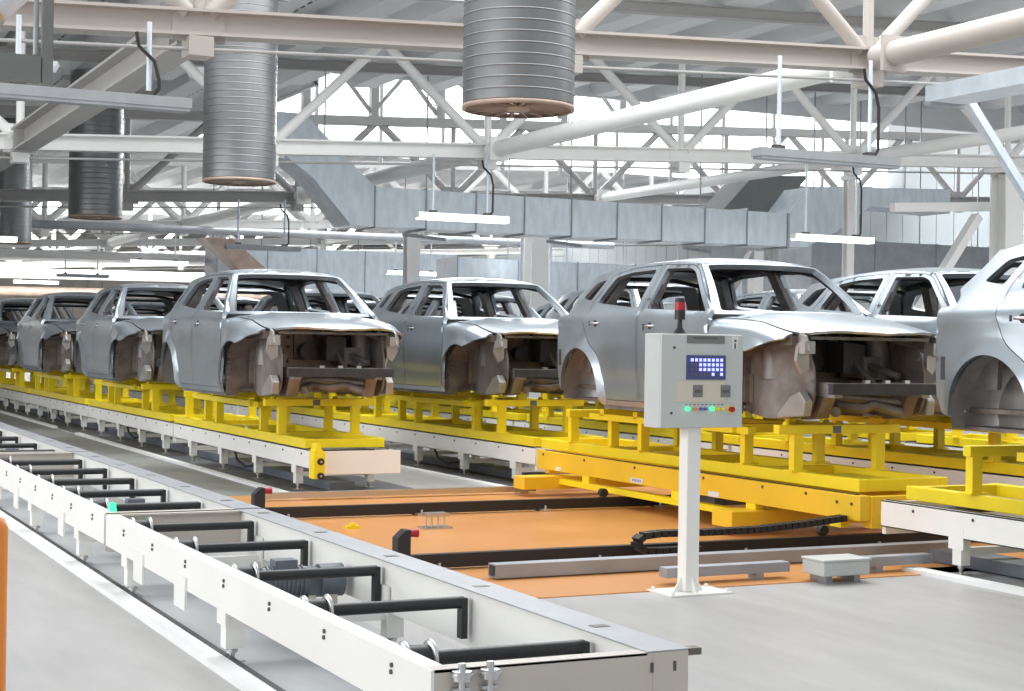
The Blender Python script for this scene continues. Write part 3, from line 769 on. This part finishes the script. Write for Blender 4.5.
    to = rnd([(-.79, .12, .03), (.79, .12, .03), (.80, 1.20, .03), (-.80, 1.20, .03)], .03)
    ti = rnd([(-.66, .93, .06), (.66, .93, .06), (.62, 1.165, .06), (-.62, 1.165, .06)], .06)
    sheet('tailgate', to, [ti], tmap, .04, 'car', t, .08, inward=lambda p: (0, -1, 0))
    # bonnet
    ZH = [(-.80, .675), (-.74, .715), (-.62, .755), (-.3, .815), (.0, .852), (.30, .878), (.5, .885)]
    UE = [(-.80, .53), (-.62, .645), (-.4, .715), (0, .755), (.3, .775), (.55, .80)]
    def zh(u, y): f = abs(u) / .7; return spl(ZH, y) - .055 * f ** 2.3 - .045 * f ** 6 * max(0, min(1, (-y - .1) / .4)) + .010 * math.exp(-((abs(u) - .42) / .05) ** 2) * max(0, min(1, (y + .7) / .5))
    def hmap(a, y): u = a / .7 * spl(UE, y); return Vector((u, y, zh(u, y)))
    ho = [(-.69, .46), (-.4, .31), (0, .235), (.4, .31), (.69, .46), (.69, -.60), (.60, -.68), (.35, -.755), (0, -.78), (-.35, -.755), (-.60, -.68), (-.69, -.60)]
    sheet('bonnet', rnd([(*p, .02) for p in ho], .02), [], hmap, .022, 'car', t, .06, inward=lambda p: (0, 0, -1))
    # wings
    def fmap(y, v):
        he = spl(UE, y) + .004; ze = zh(he, y) - .004; z0 = ze - .13
        if v <= 0: return smap(y, z0 + v)
        s = min(1.3, v / .22); p0 = smap(y, z0); p1 = Vector((p0.x - .012, y, ze - .015)); p2 = Vector((he, y, ze))
        return p0 * (1 - s) ** 2 + p1 * 2 * s * (1 - s) + p2 * s * s
    def v_of(y, z):
        he = spl(UE, y) + .004; return z - (zh(he, y) - .004 - .13)
    arch_f = [(.02 + .405 * math.cos(math.radians(a)), .15 + .405 * math.sin(math.radians(a))) for a in range(-10, 112, 8)]
    fo = [(.445, v_of(.44, .0)), ] + [(y, v_of(y, z)) for y, z in arch_f[0:]] + [(-.20, v_of(-.2, .572)), (-.40, v_of(-.40, .632)), (-.47, v_of(-.47, .66)), (-.47, .22), (-.3, .22), (0, .22), (.35, .22), (.50, .22), (.50, .14), (.455, .06)]
    sheet('wing', rnd([(*p, .012) for p in fo], .012), [], fmap, .02, 'car', t, .045, mirror=True, inward=inn)
    # headlamp bracket at each wing tip
    for sgn in (1, -1):
        b = MB(); b.prism([(-.64, .54), (-.60, .66), (-.52, .69), (-.46, .60), (-.52, .50)], 'x', sgn * .66, sgn * .68)
        b.box(min(sgn * .60, sgn * .70), max(sgn * .60, sgn * .70), -.62, -.54, .52, .62)
        b.build('lamp_bracket', 'apron', t)
        b = MB(); b.prism([(-.56, .02), (-.58, .14), (-.50, .22), (-.38, .18), (-.20, .03), (-.20, -.01)], 'x', sgn * .585, sgn * .665)
        b.build('front_bracket', 'apron', t, bevel=.01)
        MB().box(min(sgn * .60, sgn * .74), max(sgn * .60, sgn * .74), -.50, .30, .585, .66).build('upper_rail', 'carbrown', t)
        # wheelhouse: apron, tower, splash panel and liner
        b = MB(); x = sgn * .56
        def ap(y, z): return Vector((sgn * (.57 + .05 * math.exp(-((y) / .25) ** 2)), y, z))
        ao = [(-.57, .18), (-.56, .40), (-.46, .60), (-.1, .74), (.36, .76), (.38, .02), (.0, -.02), (-.36, -.01), (-.52, .05)]
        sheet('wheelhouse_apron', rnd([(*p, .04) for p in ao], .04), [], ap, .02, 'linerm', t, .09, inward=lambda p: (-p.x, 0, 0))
        b = MB(); n = 16
        vs = []; fs = []
        for i in range(n + 1):
            a = math.radians(lerp(-8, 96, i / n))
            for uu, rr in ((.58, .43), (.74, .44), (.875, .412)): vs.append((sgn * uu, FA[0] + rr * math.cos(a), FA[1] + rr * math.sin(a)))
        for i in range(n):
            for k in range(2): fs.append((i * 3 + k, i * 3 + k + 1, i * 3 + k + 4, i * 3 + k + 3))
        b.add(vs, fs, True)
        for q in range(9):
            z = .04 + q * .055; b.box(min(sgn * .83, sgn * .862), max(sgn * .83, sgn * .862), .36, .40, z, z + .03)
        b.box(min(sgn * .58, sgn * .86), max(sgn * .58, sgn * .86), .405, .425, 0.0, .62)
        b.build('wheelhouse_liner', 'carbrown', t)
        MB().tube([(sgn * .52, .0, .30), (sgn * .51, .02, .74)], [.13, .10], 18).build('strut_tower', 'carin', t)
        MB().box(min(sgn * .40, sgn * .48), max(sgn * .40, sgn * .48), -.72, .5, .17, .29).build('chassis_rail', 'apron', t)
        # rear wheelhouse
        b = MB(); vs = []; fs = []
        for i in range(n + 1):
            a = math.radians(lerp(-14, 194, i / n))
            for uu, rr in ((.52, .30), (.56, .40), (.72, .43), (.87, .413)): vs.append((sgn * uu, RA[0] + rr * math.cos(a), RA[1] + rr * math.sin(a)))
        for i in range(n):
            for k in range(3): fs.append((i * 4 + k, i * 4 + k + 1, i * 4 + k + 5, i * 4 + k + 4))
        b.add(vs, fs, True); b.prism(arc(RA, .36, -14, 194, 14), 'x', sgn * .50, sgn * .53)
        b.build('rear_wheelhouse', 'apron', t)
        # inner pillars
        b = MB()
        b.prism([(1.50, .05), (1.80, .05), (1.70, .6), (1.70, 1.0), (1.60, 1.0), (1.58, .6)], 'x', sgn * .80, sgn * .74)
        b.bar((sgn * .76, 1.65, .95), (sgn * .575, 1.66, 1.29), .06, .13, (0, 1, 0))
        b.build('centre_pillar', 'carin', t)
        b = MB(); b.bar((sgn * .72, 2.62, .9), (sgn * .545, 2.52, 1.25), .08, .12, (0, 1, 0)); b.prism([(2.3, .45), (2.65, .5), (2.8, .9), (2.55, .95)], 'x', sgn * .80, sgn * .72)
        b.prism([(2.9, .3), (3.2, .3), (3.12, .88), (2.88, .88)], 'x', sgn * .70, sgn * .66)
        b.build('quarter_pillar', 'carin', t)
        MB().box(min(sgn * .72, sgn * .855), max(sgn * .72, sgn * .855), .45, 2.35, -.035, .10).build('sill', 'carin', t)
    # floor, firewall and cross structure
    b = MB().box(-.74, .74, .35, 3.2, .02, .045); b.prism([(-.13, .04), (-.08, .2), (.08, .2), (.13, .04)], 'y', .35, 2.3)
    b.box(-.74, .74, 1.0, 1.1, .04, .12); b.box(-.74, .74, 1.5, 1.6, .04, .12); b.box(-.70, .70, 2.3, 3.2, .14, .17)
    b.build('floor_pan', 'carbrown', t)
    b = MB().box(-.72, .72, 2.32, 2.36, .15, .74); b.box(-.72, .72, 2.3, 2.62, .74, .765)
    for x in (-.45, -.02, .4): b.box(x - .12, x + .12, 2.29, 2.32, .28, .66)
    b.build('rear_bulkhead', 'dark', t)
    b = MB().box(-.64, .64, .30, .33, .10, .80); b.box(-.70, .70, .18, .34, .78, .82)
    b.prism([(-.60, .10), (.60, .10), (.60, .30), (-.60, .34)], 'y', .24, .30)
    for x, w_, z0, z1, d in ((-.40, .20, .42, .72, .05), (-.08, .16, .40, .70, .03), (.28, .26, .38, .70, .06), (.02, .5, .26, .36, .05)):
        b.box(x - w_ / 2, x + w_ / 2, .30 - d, .30, z0, z1)
    b.build('firewall', 'carbrown', t)
    b = MB()
    for x, z, r in ((-.52, .62, .03), (-.22, .60, .022), (-.22, .50, .022), (.08, .62, .03), (.46, .66, .03), (.50, .48, .04), (-.55, .45, .03), (.27, .54, .05), (-.40, .57, .03)):
        yy = .298 if x not in (.27, -.40) else (.238 if x == .27 else .248)
        b.tube([(x, yy, z), (x, yy - .004, z)], r, 14)
    b.build('firewall_hole', 'dark', t)
    b = MB().box(-.575, .575, -.82, -.76, .20, .285); b.box(-.555, .555, -.795, -.72, .275, .287)
    bb = b.build('bumper_beam', 'dark', t, bevel=.004); MB().box(-.555, .555, -.796, -.72, .288, .291).build('beam_flange', 'apron', bb)
    b = MB()
    for x in (-.2, 0, .2): b.box(x - .025, x + .025, -.78, -.74, .287, .315)
    b.build('beam_clip', 'steel', t)
    b = MB().box(-.46, .46, -.1, .1, .02, .12)
    for x in (-.42, .42): b.prism([(-.60, .18), (-.40, .18), (-.2, .06), (-.3, -.02), (-.5, .0)], 'x', x - .07, x + .05)
    b.tube([(-.35, -.45, .12), (-.1, -.2, .16), (.2, -.25, .14), (.38, -.5, .12)], .035, 10)
    b.tube([(-.3, -.5, .05), (-.15, -.3, .1), (0, -.45, .07), (.2, -.35, .1), (.35, -.55, .04)], .045, 10)
    b.build('front_crossmember', 'carbrown', t)
    for sgn in (1, -1): MB().tube([(sgn * .58, -.45, .60), (sgn * .50, .1, .70), (sgn * .45, .28, .72)], .03, 10).build('upper_tube', 'carin', t)
    MB().tube([(.22, .2, .70), (.20, .0, .55), (.22, -.2, .35), (.24, -.3, .28)], .022, 10).build('stay', 'carin', t)
    MB().tube([(.45, .15, .5), (.36, -.1, .42), (.46, -.35, .34)], .03, 10).build('stay', 'carin', t)
    MB().box(.28, .50, -.1, .2, .32, .50).build('tray', 'carin', t); MB().box(-.5, -.38, -.15, .1, .3, .42).build('tray', 'carin', t)
    MB().tube([(-.05, .22, .45), (-.05, .12, .45)], .09, 20).build('servo', 'dark', t)
    MB().box(-.60, .60, -.56, -.52, .635, .66).build('front_panel_rail', 'carin', t)
    MB().prism([(.08, .36), (.30, .36), (.30, .60), (.08, .62)], 'y', -.1, .15).build('battery_tray', 'dark', t)
    for sgn in (1, -1): MB().prism([(sgn * .60, .40), (sgn * .66, .36), (sgn * .72, .46), (sgn * .70, .60), (sgn * .60, .63)], 'y', -.54, -.50).build('wing_bracket', 'apron', t)
    b = MB(); b.tube([(-.72, .62, .74), (.72, .62, .74)], .035, 10); b.box(-.1, .1, .42, .66, .1, .74); b.box(-.70, .70, .36, .46, .70, .84)
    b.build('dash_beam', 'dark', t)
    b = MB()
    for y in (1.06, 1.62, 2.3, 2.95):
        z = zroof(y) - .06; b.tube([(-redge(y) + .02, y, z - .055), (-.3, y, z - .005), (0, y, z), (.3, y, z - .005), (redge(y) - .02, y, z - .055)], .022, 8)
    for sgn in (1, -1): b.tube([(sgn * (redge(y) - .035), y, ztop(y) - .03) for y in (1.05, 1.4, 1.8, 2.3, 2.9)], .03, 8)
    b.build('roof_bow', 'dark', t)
    return t

cp = car_proto(); pp = pallet_proto()
CARS = [
 # centre x, front axle y, label
 (5.645, 16.42, 'grey bare car body at the front of the left row, open engine bay facing us'),
 (5.675, 22.10, 'second bare car body in the left row, just behind the front one'),
 (5.675, 27.80, 'third bare car body in the left row, near the left edge'),
 (5.675, 33.60, 'fourth bare car body in the left row, cut by the left edge'),
 (5.675, 39.30, 'farthest bare car body of the left row at the left edge'),
 (8.373, 16.75, 'middle bare car body between the left row front car and the big silver one'),
 (8.373, 11.10, 'large silver bare car body on the yellow shuttle behind the control box'),
 (8.373, 5.42, 'bare car body cut by the right edge, showing its rear wheel arch'),
 (8.373, 22.40, 'bare car body directly behind the middle one'),
 (8.373, 28.10, 'third bare car body from the shuttle in the middle row, seen through others'),
 (8.373, 33.80, 'fourth bare car body behind the shuttle in the middle row'),
 (10.93, 11.00, 'pale bare car body in the third row, behind the large silver one'),
 (10.93, 16.70, 'bare car body in the third row, seen behind the tail of the large silver one'),
 (10.93, 22.40, 'bare car body in the third row seen through the middle body windows'),
 (10.93, 28.10, 'distant bare car body in the third row between the left and middle rows'),
 (13.45, 16.70, 'bare car body in the farthest row seen through the large silver body'),
 (13.45, 22.40, 'bare car body in the farthest row behind the third row'),
 (13.45, 28.10, 'distant bare car body in the farthest row'),
]
for i, (x, y, lb) in enumerate(CARS):
    o = cp if i == 0 else copy_tree(cp)
    o.location = (x, y, 1.0); tag(o, lb, 'car body', 'bare steel car bodies on yellow skids')
SK = [(5.34, 15.85 + 5.72 * i, 'yellow skid ' + s) for i, s in enumerate(['under the front body of the left row', 'under the second body of the left row', 'under the third body of the left row', 'under the fourth body of the left row at the left edge', 'under the farthest body of the left row'])]
SK += [(7.85, 10.0, 'yellow skid standing on the shuttle under the large silver body'), (7.85, 15.6, 'yellow skid under the middle body'), (7.85, 4.03, 'yellow skid on the white conveyor at the right edge'),
       (7.85, 21.3, 'yellow skid directly behind the one under the middle body'), (7.85, 27.0, 'yellow skid third behind the shuttle in the middle row'), (7.85, 32.7, 'yellow skid fourth behind the shuttle in the middle row')]
SK += [(10.36, 4.0 + 5.7 * i, 'yellow skid in the third row, ' + s) for i, s in enumerate(['at the right edge', 'behind the large silver body', 'behind the tail of the shuttle', 'behind the middle body', 'far back'])]
SK += [(12.87, 9.9 + 5.7 * i, 'yellow skid in the farthest row, ' + s) for i, s in enumerate(['rightmost', 'second from the right', 'third from the right', 'fourth from the right'])]
for i, (x, y, lb) in enumerate(SK):
    o = pp if i == 0 else copy_tree(pp)
    o.location = (x, y, .456); tag(o, lb, 'skid', 'yellow car skids')

# ------------------------------------------------------------------ transfer shuttle and its rails
t = empty('transfer_shuttle', (7.72, 9.8, 0), 'yellow transfer shuttle on black rails carrying the large silver body', 'transfer shuttle')
L = 5.45
for a in (0, .92): MB().box(a, a + .10, 0.02, L, .255, .448).build('long_beam', 'amber', t, bevel=.006)
MB().box(.1, .92, .0, .1, .20, .44).build('end_beam', 'amber', t); MB().box(.1, .92, L - .1, L, .2, .44).build('end_beam', 'amber', t)
MB().box(.035, .06, .1, L - .1, .4485, .4545).build('wear_strip', 'black', t)
MB().box(-.42, 1.15, 4.9, 5.15, .08, .21).build('bogie_beam', 'amber', t, bevel=.005); MB().box(-.3, 1.3, 1.3, 1.6, .075, .21).build('bogie_beam', 'amber', t, bevel=.005)
MB().box(-.02, .08, 1.6, 4.9, .13, .185).build('tie_beam', 'yellow', t); MB().box(1.0, 1.1, 1.6, 4.9, .13, .185).build('tie_beam', 'yellow', t)
for y in (.25, 1.4, 2.6, 4.3): MB().box(.0, .08, y, y + .14, .185, .256).build('spacer', 'yellow', t)
MB().box(.25, .9, 2.4, 3.0, .14, .26).build('drive_motor', 'motor', t)
for (x, y) in ((-.2, 3.65), (1.0, 3.65), (-.1, .35), (1.2, .35)):
    MB().tube([(x, y - .03, .158), (x, y + .03, .158)], .041, 20).build('wheel', 'blackm', t)
MB().box(-.004, 0, 3.25, 3.47, .27, .315).build('sticker', 'label', t)
MB().box(-.004, 0, 1.95, 2.12, .26, .305).build('sticker', 'label', t)
st = MB().box(-.004, 0, 4.9, 5.02, .262, .30).build('sticker', 'label', t)
b = MB()
for k in range(6): b.box(-.0052, -.0041, 3.28 + k * .028, 3.295 + k * .028, .28, .305)
b.build('sticker_print', 'ink', t)
b = MB()
for y in (.12, .3, .7, 1.3, 2.2, 3.4, 4.4, 5.3): bolts(b, [(0, y, .41 if y > .4 else .38)], .013)
b.build('bolt', 'bolt', t)
def rail(y, x0, x1, label):
    t = empty('floor_rail', (x0, y, 0), label, 'floor rail', 'black shuttle rails on the orange floor')
    MB().box(0, x1 - x0, -.035, .035, .02, .115).build('rail_beam', 'blackm', t)
    MB().prism([(.05, .015), (.145, .015), (.145, .29), (.11, .29), (.05, .235)], 'y', -.05, .05).build('end_stop', 'blackm', t)
    MB().tube([(.145, 0, .262), (.215, 0, .262)], [.024, .030], 18).build('buffer', 'red', t)
    x = .35
    while x < x1 - x0:
        b = MB().box(x - .05, x + .05, -.10, -.036, .006, .03); b.tube([(x, -.07, .03), (x, -.07, .06)], .012, 8); b.build('rail_clamp', 'steel', t)
        b = MB().box(x - .05, x + .05, .036, .10, .006, .03); b.build('rail_clamp', 'steel', t)
        x += 1.25
    return t
rail(13.45, 4.02, 13.5, 'black shuttle rail on the orange floor, farther one with a red buffer')
rail(10.15, 4.02, 13.5, 'black shuttle rail nearer the control box, ending in a dark red buffer')
# small pedestal standing on the orange floor between the rails
t = empty('sensor_pedestal', (5.35, 12.45, 0.006), 'small steel pedestal with four legs on the orange floor', 'pedestal')
MB().box(-.13, .13, -.08, .08, 0, .012).build('base_plate', 'steel', t); MB().box(-.10, .10, -.06, .06, .10, .13).build('top_block', 'steel', t)
for x in (-.08, -.03, .03, .08): MB().tube([(x, 0, .012), (x, 0, .10)], .008, 8).build('leg', 'steel', t)
o = MB().box(4.62, 4.74, 12.6, 12.66, .006, .03).tube([(4.68, 12.63, .03), (4.68, 12.63, .05)], .03, 10).build('floor_sensor', 'yellow'); tag(o, 'tiny yellow floor sensor left of the steel pedestal', 'sensor')
# slim metal bar across behind the far rail
o = MB().box(4.6, 7.6, 15.02, 15.10, .03, .085).box(4.6, 4.66, 15.0, 15.12, .006, .03).box(7.4, 7.5, 15.0, 15.12, .006, .03).build('low_barrier', 'steel'); tag(o, 'low metal channel across the floor in front of the left conveyor end', 'floor channel')
# floor beams near the control box
t = empty('floor_beam', (4.55, 9.62, 0), 'long grey square floor beam with an open left end beside the near rail', 'floor beam')
b = MB().box(0, 3.9, -.06, -.05, .015, .105).box(0, 3.9, .05, .06, .015, .105).box(0, 3.9, -.05, .05, .095, .105).box(0, 3.9, -.05, .05, .015, .025)
b.build('beam_tube', 'galvd', t)
o = MB().box(5.5, 6.47, 8.97, 9.07, .05, .115).build('cable_tray', 'galvd')
MB().box(5.65, 5.71, 8.97, 9.07, .006, .05).box(6.2, 6.26, 8.97, 9.07, .006, .05).build('tray_foot', 'galvd', o); tag(o, 'grey cable tray on short feet behind the control post', 'cable tray')
o = MB().box(6.85, 7.7, 8.97, 9.07, .05, .115).build('cable_tray', 'galvd'); MB().box(7.2, 7.26, 8.97, 9.07, .006, .05).build('tray_foot', 'galvd', o); tag(o, 'grey cable tray right of the floor junction box', 'cable tray')
t = empty('junction_box', (6.52, 8.66, 0), 'low grey junction box on the floor right of the control post', 'junction box')
MB().box(0, .38, 0, .24, .05, .145).build('enclosure', 'box', t, bevel=.008); MB().box(-.008, .388, -.008, .248, .145, .162).build('lid', 'box', t, bevel=.006)
MB().box(.05, .10, .04, .22, 0, .05).box(.28, .33, .04, .22, 0, .05).build('foot', 'galvd', t)
# energy chain
t = empty('energy_chain', (0, 9.98, 0), 'black energy chain curling up from the near rail under the shuttle', 'energy chain')
pts = [(6.05, .085), (5.93, .09), (5.87, .12), (5.86, .165), (5.91, .20), (6.05, .21), (6.5, .205), (6.9, .21), (7.3, .235), (7.7, .27)]
pts3 = [(6.4, .085)] + pts
for i in range(len(pts3) - 1):
    a, c = pts3[i], pts3[i + 1]; L_ = math.hypot(c[0] - a[0], c[1] - a[1]); k = max(1, int(L_ / .055))
    for q in range(k):
        p = (lerp(a[0], c[0], q / k), lerp(a[1], c[1], q / k)); e = (lerp(a[0], c[0], (q + .82) / k), lerp(a[1], c[1], (q + .82) / k))
        MB().bar((p[0], 0, p[1]), (e[0], 0, e[1]), .10, .045).build('chain_link', 'cable', t)

# ------------------------------------------------------------------ control box on its post
t = empty('control_station', (5.47, 8.69, 0), 'grey control box on a pale square post with a blue indicator display', 'control station')
MB().box(-.035, .065, -.05, .05, .012, 1.05).build('post', 'white', t, bevel=.006)
b = MB().box(-.2, .26, -.15, .15, 0, .012)
for x, y in ((-.17, -.12), (.23, -.12), (-.17, .12), (.23, .12)): b.tube([(x, y, .012), (x, y, .03)], .012, 8)
b.build('base_plate', 'white', t)
b = MB()
for x0_, sgn in ((-.035, -1), (.065, 1)): b.prism([(x0_, .012), (x0_ + sgn * .06, .012), (x0_, .11)], 'y', -.006, .006)
for y0_ in (-.05, .05): b.prism([(y0_, .012), (y0_ * 2.2, .012), (y0_, .11)], 'x', .009, .021)
b.build('gusset', 'white', t)
bx0, bx1, by0, by1, bz0, bz1 = -.27, .335, -.10, .10, 1.05, 1.64
MB().box(bx0, bx1, by0 + .012, by1, bz0, bz1).build('enclosure', 'box', t, bevel=.006)
door = MB().box(bx0 + .0, bx1, by0 - .006, by0 + .011, bz0 + .004, bz1 - .004).build('panel_door', 'box', t, bevel=.004)
fy = by0 - .006
def fx(px): return (px - 660) / (741.5 - 660) * .60 + (bx0 + .01)
def fz(py, px=700): return bz1 - (py - 336.5) / (427.5 - 336.5) * (bz1 - bz0)
def plate(name, x0, y0, x1, y1, m, parent, d=.004, off=0): return MB().box(fx(x0), fx(x1), fy - d - off, fy - off - .0002, fz(y1), fz(y0)).build(name, m, parent)
pn = plate('name_plate', 683.5, 338, 721.5, 345.6, 'boxd', t)
b = MB()
for k in range(9): b.box(fx(690 + k * 2.7), fx(691.7 + k * 2.7), fy - .005, fy - .0041, fz(341.2), fz(339.6))
b.build('engraving', 'bolt', pn)
plate('switch_label', 729, 338.5, 735, 350.5, 'label', t)
o = MB().tube([(fx(732), fy - .004, fz(342.5)), (fx(732), fy - .012, fz(342.5))], .007, 10).box(fx(731.3), fx(732.7), fy - .006, fy - .004, fz(350), fz(345)).build('key_slot', 'bolt', t)
b = MB()
for px, py in ((671, 350), (669, 413)): b.tube([(fx(px), fy, fz(py)), (fx(px), fy - .006, fz(py))], .008, 12)
b.build('door_lock', 'bolt', t)
dsp = plate('indicator_display', 683.3, 357, 722.5, 380.5, 'screen', t, .008)
b1, b2 = MB(), MB()
for j in range(4):
    for i in range(8):
        on = (j == 0) or (j in (1, 2) and i >= 2) or (j == 3 and i in (5, 7))
        x = fx(688.3 + i * 4.25); z = fz(361.6 + j * 4.6); r = .0095 if on else .007
        (b1 if on else b2).box(x - r, x + r, fy - .0115, fy - .0082, z - r, z + r)
b1.build('lit_indicator', 'led', dsp); b2.build('dark_indicator', 'ledoff', dsp)
pc = plate('meter_panel', 673.5, 382, 723, 402, 'cream', t)
for px in (690, 718):
    q = plate('panel_meter', px, 386, px + 9.5, 397.5, 'boxd', pc, .006, .004)
    b = MB()
    for k in range(3): b.box(fx(px + 1.5 + k * 2.4), fx(px + 3 + k * 2.4), fy - .0112, fy - .0102, fz(393.5), fz(390.5))
    b.build('meter_digit', 'bolt', q)
cols = [('green', 684.5), ('orangep', 692), ('ink', 698), ('ink', 702.5), ('green', 709), ('yellow', 715), ('yellow', 719.5)]
for m_, px in cols:
    r = .013 if m_ == 'green' else .010
    MB().tube([(fx(px), fy, fz(409)), (fx(px), fy - .02, fz(409))], r, 14).build('push_button', m_, t)
b = MB()
for k in range(10): b.box(fx(683 + k * 4), fx(685 + k * 4), fy - .0012, fy - .0002, fz(405.2), fz(404.4))
b.build('button_legend', 'bolt', t)
eb = MB().tube([(fx(728.5), fy, fz(409.5)), (fx(728.5), fy - .006, fz(409.5))], .024, 20).build('emergency_ring', 'yellow', t)
MB().tube([(fx(728.5), fy - .006, fz(409.5)), (fx(728.5), fy - .03, fz(409.5))], .017, 20).build('emergency_button', 'red', eb)
bc = MB().tube([(-.075, 0, bz1), (-.075, 0, bz1 + .04), (-.075, 0, bz1 + .09)], [.045, .018, .014], 18).tube([(-.075, 0, bz1 + .09), (-.075, 0, bz1 + .15)], .034, 18).build('beacon_base', 'black', t)
MB().tube([(-.075, 0, bz1 + .15), (-.075, 0, bz1 + .20)], .034, 18).build('beacon_lens', 'red', bc); MB().tube([(-.075, 0, bz1 + .20), (-.075, 0, bz1 + .225)], [.034, .03], 18).build('beacon_cap', 'black', bc)

# orange guard post at the left edge
o = MB().tube([(.945, 6.6, 0), (.945, 6.6, .80), (.945, 6.6, .835), (.945, 6.6, .85)], [.055, .055, .04, .01], 24).build('guard_post', 'orangep'); tag(o, 'orange round guard post cut by the left edge', 'bollard')
